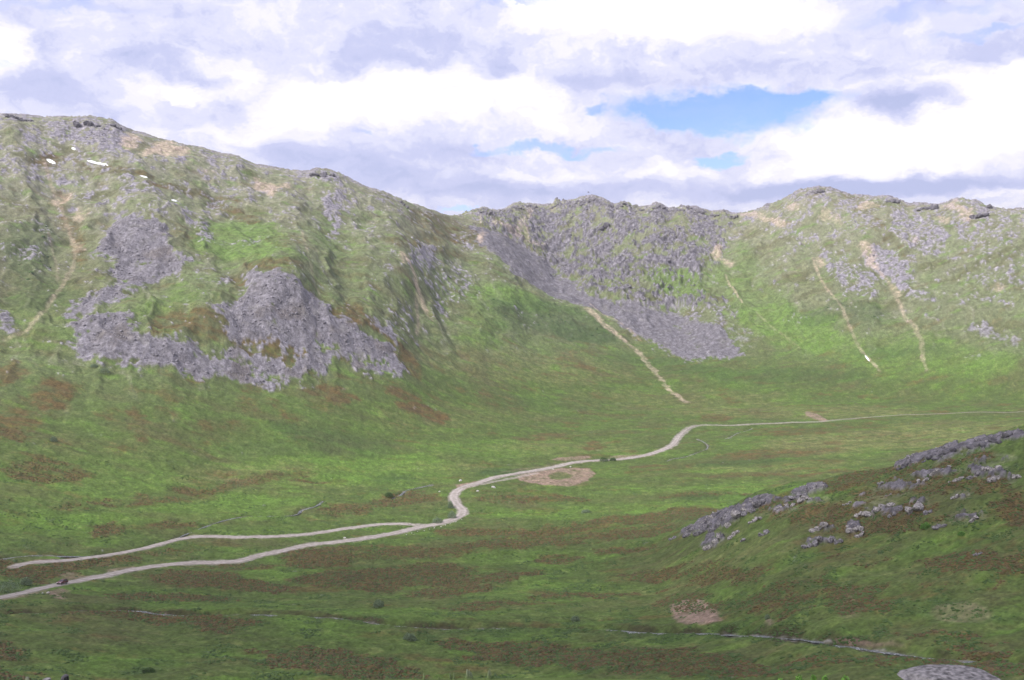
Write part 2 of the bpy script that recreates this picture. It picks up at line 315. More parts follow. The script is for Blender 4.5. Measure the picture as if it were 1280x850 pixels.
BRIGHT = [(300,300,60,26,0,.9),(345,315,30,12,0,.6),(410,300,16,40,-20,.5),(640,372,50,14,15,.9),(605,400,24,40,0,.6),(700,385,40,8,15,.5),(950,380,60,30,30,.6),(990,410,80,26,15,.9),(850,358,50,14,15,.75),(900,345,16,26,-30,.6),(935,330,14,30,-20,.6),
 (1130,440,90,22,0,.6),(1220,455,60,16,0,.7),(60,380,60,26,0,.5),(215,380,60,16,-10,.6),(100,600,130,30,0,.35),(380,590,90,20,0,.75),(480,580,80,16,0,.7),(250,640,120,16,0,.6),(100,650,110,14,0,.7),(330,625,80,10,0,.7),(520,600,60,10,0,.5),(60,420,60,14,0,.5),(40,440,80,10,0,.3),
 (610,560,160,10,0,.5),(700,610,60,4,0,.3),(750,638,150,5,-3,.7),(900,610,120,6,-2,.7),(640,700,140,6,-3,.6),(560,712,60,5,0,.5),(650,735,80,9,-3,.6),(360,715,60,9,0,.7),(300,760,140,5,2,.6),(500,765,160,7,0,.5),(200,740,50,6,0,.5),
 (1060,755,60,14,0,.6),(1150,770,100,8,0,.7),(1130,676,80,8,-3,.6),(1060,700,80,9,-3,.5),(980,695,60,8,-8,.45),(930,733,40,6,-10,.8),(1160,655,16,6,0,1.0),(1250,640,20,20,0,.5),(470,800,130,10,3,.5),(150,830,100,14,0,.5),(700,795,150,5,3,.4),(900,800,140,6,0,.4),(70,735,40,5,-5,.7),(90,716,20,3,0,1.0)]
bright = field(BRIGHT, 9, 8, 4)
YELLOW = [(380,470,20,5,0,.2),(640,455,150,22,5,.6),(560,520,120,14,0,.3),(850,500,150,14,0,.4),(1000,515,160,8,0,.7),(1100,550,160,14,-3,.9),(1200,535,90,10,0,.7),(960,585,120,6,-3,.5),(300,590,90,8,-4,.8),(330,270,40,10,10,.5),(240,262,60,8,0,.4),(1000,350,80,10,45,.4),(950,300,60,8,50,.5),
 (250,385,60,7,0,.7),(100,440,70,6,5,.3),(880,700,100,10,-10,.55),(760,755,100,5,-8,.5),(820,735,60,5,-10,.5),(700,560,100,8,0,.5),(1050,720,90,7,-4,.4),(400,560,70,7,0,.3),(200,560,160,20,0,.15),(560,585,70,6,0,.5),(990,810,180,4,2,.6),(600,835,120,5,2,.5),(380,605,60,5,0,.5)]
yellow = field(YELLOW, 9, 9, 4)  # yellow grass; the mid-right valley band also has its sunlight put into the colour
SOIL = [(160,180,11,7,40),(168,172,8,4,20),(190,187,14,5,-40),(215,188,24,7,0),(202,183,16,5,-20),(333,233,18,6,0),(325,227,4,5,0),(338,240,7,6,0),(355,232,8,3,0),(78,250,10,7,10,.8),(98,310,6,6,0,.7),(100,268,7,5,-50,.8),
 (602,298,3.5,8,-20),(895,320,6,9,20),(908,328,9,4,10,.8),(505,322,6,7,0,.9),(955,272,30,3,10,.6),(968,277,20,4,10,.9),(940,268,16,3,0,.6),(992,257,7,6,0,.6),(1034,268,6,9,-30,.7),(1048,275,5,9,-30,.4),(1085,256,12,4,0,.7),(1082,310,6,10,-30,.7),(1092,326,5,12,-30,.8),(1120,365,5,8,-20,.9),(1021,328,4,7,-20,.9),
 (1180,273,7,3,20,.8),(1198,262,5,12,-30,.7),(1210,270,4,9,-30,.8),(1249,356,6,6,0,.7),(1188,258,10,3,0,.5),(628,286,12,3,20,.4),(640,292,20,3,25,.5),(668,310,18,3,25,.3),(660,268,3,8,10,.5),(690,262,3,6,0,.3),(650,285,3,12,25,.5),(657,295,3,12,0,.5),(1145,300,4,5,0,.4),(260,215,8,3,0,.4)]
soil = field(SOIL, 3, 4, 3)
dust = np.zeros_like(soil)
def track(pts, w, s=1.0, wob=1.5):
    F = line_field(survey(pts, 6), w*2+6); m = sstep(w*1.3+.6, w*.4, F+wC*wob*1.2+wA*w*.7)*s*.85
    np.maximum(soil, m, out=soil)
track([(503,316),(513,330),(519,345),(522,362),(527,372),(531,385)], 2.6); track([(522,362),(521,385),(523,405),(521,418)], 1.4, .7); track([(531,385),(540,400)], 1.5, .5)
track([(735,386),(745,395),(757,407),(768,415)], 4.4, 1.0); track([(768,415),(780,425),(795,437),(805,450)], 3.0, .9, 3); track([(805,450),(815,460),(828,475),(840,490),(860,504)], 2.2, .8, 4)
track([(738,380),(752,392),(770,400),(790,415),(800,425)], 1.2, .6)
track([(907,343),(915,358),(922,370),(928,378)], .9, .9)
track([(1016,322),(1022,340),(1028,352)], 1.3, .8); track([(1028,352),(1040,368),(1052,384),(1060,402),(1068,422),(1078,440),(1088,450),(1100,464)], 1.0, .65)
track([(1080,315),(1092,330),(1103,345),(1115,360),(1125,380)], 1.4, .6); track([(1125,380),(1130,395),(1145,412),(1152,428),(1153,445),(1158,462)], 1.8, .6, 2)
track([(55,200),(62,225),(75,255),(85,285),(92,305),(93,325),(88,340),(70,368),(55,390),(35,412),(5,425)], 1.6, .6)
track([(60,290),(70,330),(72,352)], 1, .4); track([(378,290),(385,320),(392,350),(400,370)], 1, .4); track([(945,390),(975,415),(1000,435)], .8, .35)
track([(600,270),(605,290),(640,298),(668,310),(700,325)], 1.2, .35)
GRAVEL = [[(640,597),(668,590),(700,585),(738,585),(744,592),(735,601),(712,608),(690,607),(660,603)],
          (1020,521,16,3.5,20,.9),(868,757,30,5,0,.25),[(839,756),(856,750),(870,748),(888,752),(899,765),(900,777),(876,779),(848,778),(840,770)],
          (75,740,14,3,-8,.8),(73,747,7,3,0,.9),(30,744,34,2.5,-12,.6),(98,722,18,3,-5,.55),(86,718,14,3,-5,.5),(150,712,18,2.5,-8,.6),(205,768,22,2,5,.5),(1090,807,40,2,4,.8),(1062,802,16,3,12,.9),(963,777,5,3,0,.9),
          [(568,606),(585,604),(600,600),(598,606),(582,612),(572,613)],[(20,706),(45,700),(75,699),(60,703),(35,707)],(296,600,30,2,0,.1),
          (715,573,26,2.5,-3,.8),(790,570,30,2,-4,.6),(680,583,60,1.5,-8,.3),(1200,766,36,14,0,.35),(1060,757,16,16,0,.25)]
gravel = field(GRAVEL, 1.0, 1.2, .7)
gi = field([(700,595,15,5,0)], 1.5, 1.5, .7); gravel *= 1-gi*.85
print('masks', round(time.time()-T0, 1))

# ------------------------------------------------------------------ fine relief and colour of the land
vis = (np.abs(AZg) < HALF+.01) & (Dg > 50) & (Dg < 1700)
hgt = sstep(-40, 130, ZB)*mt                                    # height on the hillside
n8 = fbm(X/11, Y/11, 4); n25 = fbm(X/33+7, Y/33, 4); n2 = fbm(X/2.6, Y/2.6, 2)
st = fbm(S/9+Dg/60, Dg/70, 4)                                  # downslope streaks
n5 = fbm(X/4.2+60, Y/4.2, 4); rn = .5+.5*np.clip(n8*1.0+st*.7+n5*1.0+n2*.35, -1, 1)                 # 0..1 rock break-up
rt_ = sstep(560, 760, np.tan(AZg)*FOC+640)
dens = np.clip(.11+(.24+.16*rt_)*hgt+.40*n25-.12*bright, 0, 1)*mt
dens = np.maximum(dens, grey*.78); dens = np.maximum(dens, crag*(.56+.60*n25+.25*st)*(1-.55*bright))
rock = sstep(1-dens-.07, 1-dens+.07, rn)*mt
rock = np.maximum(rock, sstep(.40, .62, talus*(.90+.30*n25)+(rn-.5)*.95))
krock = np.maximum(sstep(.42, .6, kgrey*.9+(rn-.5)*.9*(kgrey > .02)), sstep(.4, .6, ktalus+(rn-.5)*.3))
rock = np.maximum(rock, krock)
roadm = np.maximum(sstep(3.9, 2.3, DIST['main']+wC*1.6), sstep(3.2, 1.9, DIST['side']+wC*1.2))
roadm = np.maximum(roadm, .8*sstep(2.6, 1.0, DIST['track']+wC))
streambed = np.zeros_like(rock)
for k, w in (('creek', 1.3), ('brook', .8), ('ra', .9), ('rb', .8), ('rc', .8)):
    brk = sstep(-.25, .25, fbm(X/14+3, Y/14, 2)+(.1 if k in ('creek', 'ra', 'rb', 'rc') else -.12))
    streambed = np.maximum(streambed, sstep(w+.4, w*.4, DIST[k]+wC*.6)*brk)
bank = np.maximum(sstep(5.2, 2.2, DIST['creek']+wC*2)*.85, sstep(1.9, 1.0, np.minimum(DIST['brook'], np.minimum(DIST['ra'], DIST['rb']))+wC)*.6)
gr = np.clip(np.maximum(gravel*(.75+.5*n2), roadm), 0, 1)
so = np.clip(soil*(.55+.9*(rn-.1)), 0, 1)

crn = ridged(X/17+wA, Y/17+wB, 5, .6)
crn2 = ridged(X/5+wC, Y/5, 3, .6)
Z2 = ZB + rock*mt*(1-.9*chute)*(crag*(crn*2.6) + (1-crag)*(1-.8*talus)*crn*1.1 + (1-.6*talus)*crn2*.55)
Z2 += crag*(1-.95*chute)*mt*(crn*1.4 + ridged((X+.8*Y)/52+1.5*wA, (Y-.5*X)/85+wB, 4, .6)*9*(1-sstep(160, 20, np.abs(ridgeD-Dg))))
Z2 += rock*(1-mt)*(crn2*1.0+.35+.6*ridged(X/4+7, Y/3, 2))
Z2 += crag*sstep(60, 0, np.abs(ridgeD-Dg))*(np.maximum(ridged(X/13, Y/20, 4, .65)+.1, 0)**1.4*9-.8)+rt_*sstep(45, 0, np.abs(ridgeD-Dg))*sstep(.0, .5, n25)*ridged(X/10, Y/14, 3)*2.2
Z2 += talus*mt*(crn2*.22+fbm(X/22, Y/22, 3)*2.2)
Z2 += rp*rock*mt*crn2*1.2 * sstep(60, 0, np.abs(ridgeD-Dg))
keep = np.clip(1-roadm*1.4, 0, 1)
tus = fbm(X/5.5, Y/4.5, 3)
Z2 += keep*(1-rock)*(tus*.62 + n2*.22 + np.maximum(bright, darkg)*.25*fbm(X/2.5, Y/2.5, 2))*sstep(70, 205, Dg)
Z2 += keep*gravel*(1-mt)*crn2*.25
Z2 += darkg*mt*np.abs(fbm(X/6, Y/6, 2))*2.5
Z2 = Z2.astype(np.float32)
del crn

def col(*c): return np.array(c, np.float32)
def mix(A, b, m): 
    return A + (b-A)*m[..., None]
h1 = fbm(X/46+3, Y/30, 4); h2 = fbm(X/9+11, Y/5.5, 3); h3 = fbm(X/3.1, Y/2.2, 2)
G_MID = col(.068,.098,.027); G_BRI = col(.098,.180,.030); G_DRK = col(.036,.070,.022); G_OLI = col(.084,.082,.036); G_YEL = col(.155,.155,.062)
BRN = col(.100,.068,.028); BRN2 = col(.056,.046,.026); TUN = col(.235,.225,.170); ROC = col(.225,.210,.240); ROD = col(.070,.066,.076); ROL = col(.42,.40,.41)
ORG = col(.44,.345,.27); TAN = col(.35,.285,.25); GRV = col(.37,.33,.305)
A = np.zeros((NA, ND, 3), np.float32)+G_MID
A = mix(A, G_BRI, np.clip(.32*sstep(-.15, .5, h1)+.25*h2, 0, 1))
A = mix(A, G_OLI, sstep(.0, .6, -h1+.3*h2)*.55)
A = mix(A, G_BRI, np.clip(bright*(.75+.7*h2), 0, 1))
A = mix(A, G_YEL, np.clip(yellow*(.5+.9*h2+.3*h3), 0, .85))
A = mix(A, G_YEL, np.clip(sstep(.15, .6, h2+.5*h3)*.28, 0, 1))
A = mix(A, G_OLI, np.clip(olive*.8, 0, 1))
A = mix(A, TUN, np.clip(hgt*(.52+.6*n25+.5*n8+.3*st)*1.1+(.24+.12*rt_)*mt, 0, .88)*(1-.7*bright))
A = mix(A, TUN, np.clip(.45*mt*sstep(.1, .5, st+.4*n8), 0, 1)*(1-.6*bright))
A = mix(A, TUN, np.clip(np.maximum(sstep(.6, .0, kgrey)*kgrey*1.6, 0), 0, 1))
h4 = fbm(X/19-8, Y/6.5, 4)
bm = brown*(1.0-.30*sstep(480, 600, Dg))+.75*h4+.50*h2+.34*h3
bm = np.maximum(sstep(.18, .72, bm)*np.clip(brown, 0, 1)**.35, 0)
A = mix(A, G_OLI, np.clip(brown*.6, 0, 1))
A = mix(A, BRN, bm*.95)
A = mix(A, BRN2, bm*sstep(.0, .45, fbm(X/12+40, Y/8, 3))*.7)
bg = sstep(.18, .46, fbm(X/30+70, Y/14-3, 4)+.25*h3)*(1-.75*bright)
A = mix(A, BRN, bg*.62*(1-mt*.4))
A = mix(A, G_OLI, sstep(.05, .4, fbm(X/60-30, Y/22+5, 5))*.55*(1-.5*bright))
A = mix(A, G_BRI*1.05, sstep(.12, .5, fbm(X/28-60, Y/9+15, 4))*.5*(1-rock)*(1-.7*brown))
A = mix(A, G_DRK, np.clip(darkg*(.9+.6*h3), 0, 1))
A = A*(1+(.42*n5+.22*fbm(X/9-50, Y/9, 3))*mt)[..., None]
sp = sstep(.34, .5, n2*.6+h3*.5); A = mix(A, A*.55, sp*(1-rock)*.7)          # dark tussock shrubs
rk = ROC*np.ones_like(A); rv = fbm(X/3.7+4, Y/3.7, 3)
rk = mix(rk, ROD, sstep(.05, .5, rv+.35*crag*crn2+.25*n8)*(.8-.5*talus)); rk = mix(rk, ROL, sstep(.2, .6, -rv)*.5)
rk = mix(rk, TAN, np.clip(soil, 0, 1)*.4); rk = mix(rk, TUN, sstep(.1, .5, fbm(X/14, Y/14+9, 3))*.35)
rk = rk*np.clip(1+.5*n5+.35*n2, .4, 1.7)[..., None]; rk = mix(rk, BRN, talus*(1-chute)*sstep(.05, .45, fbm(X/26+5, Y/26, 4))*.55); rk = rk*(1-.42*(krock*(1-mt))[..., None]-.22*(crag*(1-chute))[..., None]); rk = mix(rk, col(.245,.232,.25), talus*.35)*(1-.26*talus)[..., None]*(1-.16*chute)[..., None]; rk = rk*np.clip(1+talus*(.35*n5+.3*perlin(X/1.6, Y/1.6)), .4, 1.6)[..., None]
A = A*(1-rock[..., None])+rk*rock[..., None]
A = mix(A, ORG, np.clip(so, 0, 1)*np.clip(.60+.5*n5+.3*n8, 0, 1))
A = mix(A, BRN2*.8, bank*(1-mt)*sstep(-.3, .2, n8))
A = mix(A, TAN*np.array([.74,.62,.60], np.float32), np.clip(gravel*(.85+.5*n2+.5*h2), 0, 1)*.8)
A = mix(A, col(.25,.235,.22), np.clip(streambed*(.6+1.2*n2+.6*h2), 0, 1)*.75)
A = mix(A, GRV*.8, np.clip(roadm*(.8+.5*n2), 0, 1)*sstep(860, 740, Dg))
n1_ = perlin(X/1.1, Y/.9); A = A*np.clip(1+.30*h3+.22*n2+.22*n1_+.16*h2, .3, 1.9)[..., None]
A = np.clip(A, .008, .9)
print('colour', round(time.time()-T0, 1))

# ------------------------------------------------------------------ materials
def mat(name):
    m = bpy.data.materials.new(name); m.use_nodes = True; m.node_tree.nodes.clear(); return m, m.node_tree.nodes, m.node_tree.links
def nd(N, t, **k):
    n = N.new(t)
    for a, b in k.items():
        if a in n.bl_rna.properties: setattr(n, a, b)
    return n
def simple(name, c, rough=.7, noise=0, scale=3, bump=0, metallic=0, spec=.3, c2=None, coat=0):
    m, N, L = mat(name); o = nd(N, 'ShaderNodeOutputMaterial'); p = nd(N, 'ShaderNodeBsdfPrincipled')
    p.inputs['Base Color'].default_value = (*c, 1); p.inputs['Roughness'].default_value = rough; p.inputs['Metallic'].default_value = metallic
    p.inputs['Specular IOR Level'].default_value = spec; p.inputs['Coat Weight'].default_value = coat
    L.new(p.outputs[0], o.inputs[0])
    if noise or c2:
        g = nd(N, 'ShaderNodeNewGeometry'); n = nd(N, 'ShaderNodeTexNoise'); n.inputs['Scale'].default_value = scale; n.inputs['Detail'].default_value = 5
        L.new(g.outputs['Position'], n.inputs['Vector'])
        r = nd(N, 'ShaderNodeValToRGB'); a = c2 or tuple(x*(1-noise) for x in c)
        r.color_ramp.elements[0].position = .36; r.color_ramp.elements[0].color = (*a, 1); r.color_ramp.elements[1].position = .64
        r.color_ramp.elements[1].color = (*c, 1); L.new(n.outputs['Fac'], r.inputs[0]); L.new(r.outputs[0], p.inputs['Base Color'])
        if bump:
            b = nd(N, 'ShaderNodeBump'); b.inputs['Strength'].default_value = .8; b.inputs['Distance'].default_value = bump
            L.new(n.outputs['Fac'], b.inputs['Height']); L.new(b.outputs[0], p.inputs['Normal'])
    return m
def ground_material():
    m, N, L = mat('ground'); o = nd(N, 'ShaderNodeOutputMaterial'); p = nd(N, 'ShaderNodeBsdfPrincipled')
    p.inputs['Roughness'].default_value = .9; p.inputs['Specular IOR Level'].default_value = .12
    ca = nd(N, 'ShaderNodeAttribute', attribute_name='land'); ra = nd(N, 'ShaderNodeAttribute', attribute_name='rock')
    g = nd(N, 'ShaderNodeNewGeometry')
    n1 = nd(N, 'ShaderNodeTexNoise'); n1.inputs['Scale'].default_value = .9; n1.inputs['Detail'].default_value = 6; n1.inputs['Roughness'].default_value = .65
    n2_ = nd(N, 'ShaderNodeTexNoise'); n2_.inputs['Scale'].default_value = .22; n2_.inputs['Detail'].default_value = 5; n2_.inputs['Roughness'].default_value = .6
    for n in (n1, n2_): L.new(g.outputs['Position'], n.inputs['Vector'])
    r = nd(N, 'ShaderNodeMapRange'); r.inputs[1].default_value = .3; r.inputs[2].default_value = .7; r.inputs[3].default_value = .62; r.inputs[4].default_value = 1.38
    L.new(n1.outputs['Fac'], r.inputs[0])
    r2 = nd(N, 'ShaderNodeMapRange'); r2.inputs[1].default_value = .32; r2.inputs[2].default_value = .68; r2.inputs[3].default_value = .84; r2.inputs[4].default_value = 1.16
    L.new(n2_.outputs['Fac'], r2.inputs[0])
    mu = nd(N, 'ShaderNodeMath', operation='MULTIPLY'); L.new(r.outputs[0], mu.inputs[0]); L.new(r2.outputs[0], mu.inputs[1])
    v = nd(N, 'ShaderNodeVectorMath', operation='SCALE'); L.new(ca.outputs['Color'], v.inputs[0]); L.new(mu.outputs[0], v.inputs['Scale'])
    L.new(v.outputs[0], p.inputs['Base Color'])
    bd = nd(N, 'ShaderNodeMapRange'); bd.inputs[3].default_value = .35; bd.inputs[4].default_value = 1.1; L.new(ra.outputs['Fac'], bd.inputs[0])
    b = nd(N, 'ShaderNodeBump'); b.inputs['Strength'].default_value = .9; L.new(bd.outputs[0], b.inputs['Distance']); L.new(n1.outputs['Fac'], b.inputs['Height'])
    L.new(b.outputs[0], p.inputs['Normal']); L.new(p.outputs[0], o.inputs[0]); return m
M_GROUND = ground_material()
M_GRAVEL = simple('gravel_road', (.36,.32,.30), .95, .25, .5, .04, c2=(.25,.22,.20))
_N, _L = M_GRAVEL.node_tree.nodes, M_GRAVEL.node_tree.links; _p = [x for x in _N if x.type == 'BSDF_PRINCIPLED'][0]; _src = _p.inputs['Base Color'].links[0].from_socket
_a = nd(_N, 'ShaderNodeAttribute', attribute_name='across'); _r = nd(_N, 'ShaderNodeValToRGB'); _L.new(_a.outputs['Fac'], _r.inputs[0])
_r.color_ramp.elements[0].position = 0; _r.color_ramp.elements[0].color = (.88,.88,.86,1); _r.color_ramp.elements[1].position = 1; _r.color_ramp.elements[1].color = (.62,.64,.52,1)
for _q, _c in ((.30, .93), (.48, 1.04), (.66, 1.02), (.82, .92)): _e = _r.color_ramp.elements.new(_q); _e.color = (_c, _c, _c, 1)
_v = nd(_N, 'ShaderNodeVectorMath', operation='MULTIPLY'); _L.new(_src, _v.inputs[0]); _L.new(_r.outputs[0], _v.inputs[1]); _L.new(_v.outputs[0], _p.inputs['Base Color'])
M_WATER, _N, _L = mat('water')
_o = nd(_N, 'ShaderNodeOutputMaterial'); _p = nd(_N, 'ShaderNodeBsdfPrincipled'); _p.inputs['Base Color'].default_value = (.10,.12,.12,1); _p.inputs['Roughness'].default_value = .42
_n = nd(_N, 'ShaderNodeTexNoise'); _n.inputs['Scale'].default_value = 2.2; _g = nd(_N, 'ShaderNodeNewGeometry'); _L.new(_g.outputs['Position'], _n.inputs['Vector'])
_b = nd(_N, 'ShaderNodeBump'); _b.inputs['Distance'].default_value = .12; _L.new(_n.outputs['Fac'], _b.inputs['Height']); _L.new(_b.outputs[0], _p.inputs['Normal'])
_r = nd(_N, 'ShaderNodeValToRGB'); _r.color_ramp.elements[0].position = .52; _r.color_ramp.elements[0].color = (.05,.055,.055,1); _r.color_ramp.elements[1].position = .66; _r.color_ramp.elements[1].color = (.34,.36,.37,1)
_L.new(_n.outputs['Fac'], _r.inputs[0]); _L.new(_r.outputs[0], _p.inputs['Base Color']); _L.new(_p.outputs[0], _o.inputs[0])
M_ROCK = simple('lichen_rock', (.235,.22,.235), .92, 0, 1.6, .12, c2=(.06,.056,.062))
M_ROCKP = simple('pale_lichen_rock', (.35,.325,.315), .92, 0, 1.8, .12, c2=(.09,.083,.085))
M_ROCKD = simple('dark_crag_rock', (.15,.14,.16), .92, 0, .6, .3, c2=(.055,.052,.06))
M_SLAB = simple('slab_rock', (.17,.16,.175), .95, 0, 3, .06, c2=(.045,.043,.048))
M_TALUS = simple('talus_rock', (.225,.21,.235), .92, 0, .12, 0, c2=(.12,.112,.125))
M_WHITE = simple('quartz_rock', (.52,.50,.48), .85, .3, 2, .05)
M_SNOW = simple('snow', (.88,.90,.93), .6, .05, 1, .03)
M_WILLOW = simple('willow_leaf', (.19,.245,.15), .8, 0, 1.5, c2=(.11,.16,.085))
M_LEAF = simple('shrub_leaf', (.075,.13,.035), .8, 0, 1.5, c2=(.04,.08,.022))
M_FRESH = simple('fresh_leaf', (.13,.27,.05), .75, 0, 2.5, c2=(.075,.17,.03))
M_STEM = simple('shrub_stem', (.10,.08,.06), .9)

# ------------------------------------------------------------------ mesh helpers
def link(o): C.objects.link(o); return o
def np_mesh(name, V, F, m, parent=None, smooth=True):
    me = bpy.data.meshes.new(name); V = np.asarray(V, np.float32); F = np.asarray(F, np.int32); k = F.shape[1]
    me.vertices.add(len(V)); me.vertices.foreach_set('co', V.ravel())
    me.loops.add(F.size); me.loops.foreach_set('vertex_index', F.ravel())
    me.polygons.add(len(F)); me.polygons.foreach_set('loop_start', np.arange(0, F.size, k, dtype=np.int32)); me.polygons.foreach_set('loop_total', np.full(len(F), k, np.int32))
    if smooth: me.polygons.foreach_set('use_smooth', np.ones(len(F), bool))
    me.update(calc_edges=True)
    if m: me.materials.append(m)
    o = bpy.data.objects.new(name, me)
    if parent: o.parent = parent
    return link(o)
def tag(o, label=None, cat=None, group=None, kind=None):
    for k, v in (('label', label), ('category', cat), ('group', group), ('kind', kind)):
        if v: o[k] = v
    return o
def H(x, y): return float(sample(Z2, np.array([x]), np.array([y]))[0]) + CAMZ

# the land
ii = np.arange(NA-1)[:, None]*ND; jj = np.arange(ND-1)[None, :]
q = (ii+jj).ravel()
F = np.stack([q, q+1, q+ND+1, q+ND], 1)
F = np.vstack([F, np.stack([(NA-1)*ND+np.arange(ND-1), (NA-1)*ND+np.arange(1, ND), np.arange(1, ND), np.arange(ND-1)], 1)])
F = F[:, ::-1]
V = np.stack([X, Y, Z2+CAMZ], -1).reshape(-1, 3)
g_ob = np_mesh('ground', V, F, M_GROUND); tag(g_ob, 'green valley floor rising to craggy tundra mountainsides', 'ground', kind='structure')
at = g_ob.data.attributes.new('land', 'FLOAT_COLOR', 'POINT')
at.data.foreach_set('color', np.concatenate([A, np.ones((NA, ND, 1), np.float32)], -1).reshape(-1).astype(np.float32))
at = g_ob.data.attributes.new('rock', 'FLOAT', 'POINT'); at.data.foreach_set('value', np.clip(rock+gr*.3, 0, 1).ravel().astype(np.float32))
del F, V, A
print('mesh', round(time.time()-T0, 1))

def ribbon(name, P, z, hw, m, crown=0.0, wob=.35, seed=0):
    n = len(P); t = np.gradient(P, axis=0); t /= np.linalg.norm(t, axis=1)[:, None]+1e-9; nr = np.stack([-t[:, 1], t[:, 0]], 1)
    s = np.arange(n)*.35+seed; wl = hw*(1+wob*fbm(s, s*0+seed, 2)); wr = hw*(1+wob*fbm(s, s*0+seed+9, 2)); fd = (1-.84*sstep(680, 800, np.hypot(P[:, 0], P[:, 1]))) if name == 'road' else 1.0; wl = wl*fd; wr = wr*fd
    if name == 'stream_water': gp = np.clip(1.1+3.2*fbm(s*1.3, s*0+seed*3.1, 2)  , .35, 1.5); wl = wl*gp; wr = wr*gp
    us = np.array([-1, -.8, -.5, -.25, 0, .25, .5, .8, 1]); rows_ = []
    for u in us:
        w = (wl if u < 0 else wr)*u; p = P+nr*w[:, None]
        rows_.append(np.column_stack([p, z+CAMZ+crown*(1-abs(u)**2)-.10*(abs(u) == 1)]))
    V = np.stack(rows_, 1).reshape(-1, 3); k = len(us)
    q = (np.arange(n-1)[:, None]*k+np.arange(k-1)[None]).ravel()
    F = np.stack([q, q+k, q+k+1, q+1], 1)
    F = F[:, ::-1]
    o = np_mesh(name, V, F, m); at_ = o.data.attributes.new('across', 'FLOAT', 'POINT'); at_.data.foreach_set('value', np.tile(np.abs(us), n).astype(np.float32)); return o
tag(ribbon('road', LN['main'], LZ['main'], HW['main'], M_GRAVEL, .05, .22, 1), 'pale gravel road winding up the valley past the parked car', 'road', kind='structure')
cut = max(2, len(LN['side'])-3)
tag(ribbon('road', LN['side'][:cut], LZ['side'][:cut]+.012, HW['side'], M_GRAVEL, .05, .3, 4), 'pale gravel side track that ends left above the car', 'road', kind='structure')
for k, hw, seed, lb in (('creek', .65, 2, 'rocky creek crossing the foreground'), ('brook', .6, 3, 'thin brook beyond the side track'), ('ra', .45, 5, 'short glint of brook left of the road bend'),
                    ('rb', .3, 6, 'crooked rill just below the upper road bend'), ('rc', .3, 7, 'straight rill under the far road')):
    bed = smooth(sample(Z2, LN[k][:, 0], LN[k][:, 1]), 3)
    tag(ribbon('stream_water', LN[k], bed+.28, hw, M_WATER, 0, .8, seed), lb, 'stream', kind='structure')

# ------------------------------------------------------------------ rocks
def ico(level):
    bm = bmesh.new(); bmesh.ops.create_icosphere(bm, subdivisions=level, radius=1)
    V = np.array([v.co[:] for v in bm.verts]); F = np.array([[v.index for v in f.verts] for f in bm.faces]); bm.free(); return V, F
ICO1, ICO2, ICO4 = ico(1), ico(2), ico(4)
def boulder(rs, lv, sx, sy, sz, cuts=14, rough=.05):
    V, F = lv; V = V.copy()
    for _ in range(cuts):
        n = rs.normal(size=3); n /= np.linalg.norm(n); d = rs.uniform(.48, .85)
        e = np.maximum(0, V@n-d); V -= e[:, None]*n
    if rough:
        V += V*(rough*perlin(V[:, 0]*3+V[:, 2]*2+rs.rand()*50, V[:, 1]*3-V[:, 2]*1.7))[:, None]
        V += V*(rough*.7*perlin(V[:, 0]*8+V[:, 2]*6, V[:, 1]*8-V[:, 2]*5))[:, None]
    return V*np.array([sx, sy, sz]), F
def rotz(V, a):
    c, s = math.cos(a), math.sin(a); return V@np.array([[c, s, 0], [-s, c, 0], [0, 0, 1]])
def placed(px, py, G=None):
    p = ground(px, py, Z2); d = np.hypot(*p); return p, d/FOC
# loose boulder slopes: more than anyone could count
def talus_field(name, polys, n, smin, smax, label, seed, m=M_TALUS, maskf=None):
    rs = np.random.RandomState(seed); Vs, Fs = [], []; base = 0; v0, f0 = ICO1
    tot = 0
    W = [np.array([ground(*p) for p in poly]) for poly in polys]
    area = np.array([abs(np.sum(w[:, 0]*np.roll(w[:, 1], 1)-w[:, 1]*np.roll(w[:, 0], 1)))/2 for w in W]); area /= area.sum()
    for w, ar in zip(W, area):
        k = int(n*ar*2.2); x = rs.uniform(w[:, 0].min(), w[:, 0].max(), k*2); y = rs.uniform(w[:, 1].min(), w[:, 1].max(), k*2)
        mk = sample(maskf, x, y)*sample((rock), x, y); ok = mk*(.75+1.1*sample(n25, x, y)) > rs.uniform(.35, 1.6, len(x)); x = x[ok][:k]; y = y[ok][:k]; k = len(x)
        if k == 0: continue
        s = smin*np.exp(rs.exponential(.42, k)); s = np.minimum(s, smax); z = sample(Z2, x, y)+CAMZ
        sc = s[:, None]*rs.uniform(.6, 1.25, (k, 3)); sc[:, 2] *= .8
        jit = 1+rs.uniform(-.28, .28, (k, len(v0), 1))
        v = v0[None]*jit*sc[:, None, :]; a = rs.uniform(0, 6.28, k); c_, s_ = np.cos(a)[:, None], np.sin(a)[:, None]
        vx = v[..., 0]*c_-v[..., 1]*s_; vy = v[..., 0]*s_+v[..., 1]*c_
        tl = rs.uniform(-.5, .5, (k, 1)); vz = v[..., 2]+vx*tl
        v = np.stack([vx+x[:, None], vy+y[:, None], vz+z[:, None]+.05*s[:, None]], -1)
        Vs.append(v.reshape(-1, 3)); Fs.append((f0[None]+(np.arange(k)*len(v0))[:, None, None]+base).reshape(-1, 3)); base += k*len(v0); tot += k
    o = np_mesh(name, np.concatenate(Vs), np.concatenate(Fs), m, smooth=False); print(name, tot)
    return tag(o, label, 'boulder field', kind='stuff')
talus_field('talus', TALUS[:5]+TALUS[6:], 40000, .14, 1.25, 'grey lilac boulder slopes spread over the lower left mountainside', 3, maskf=talus)
talus_field('talus', TALUS[5:6], 8000, .12, .7, 'grey scree chute running down beneath the jagged middle ridge', 4, maskf=talus)
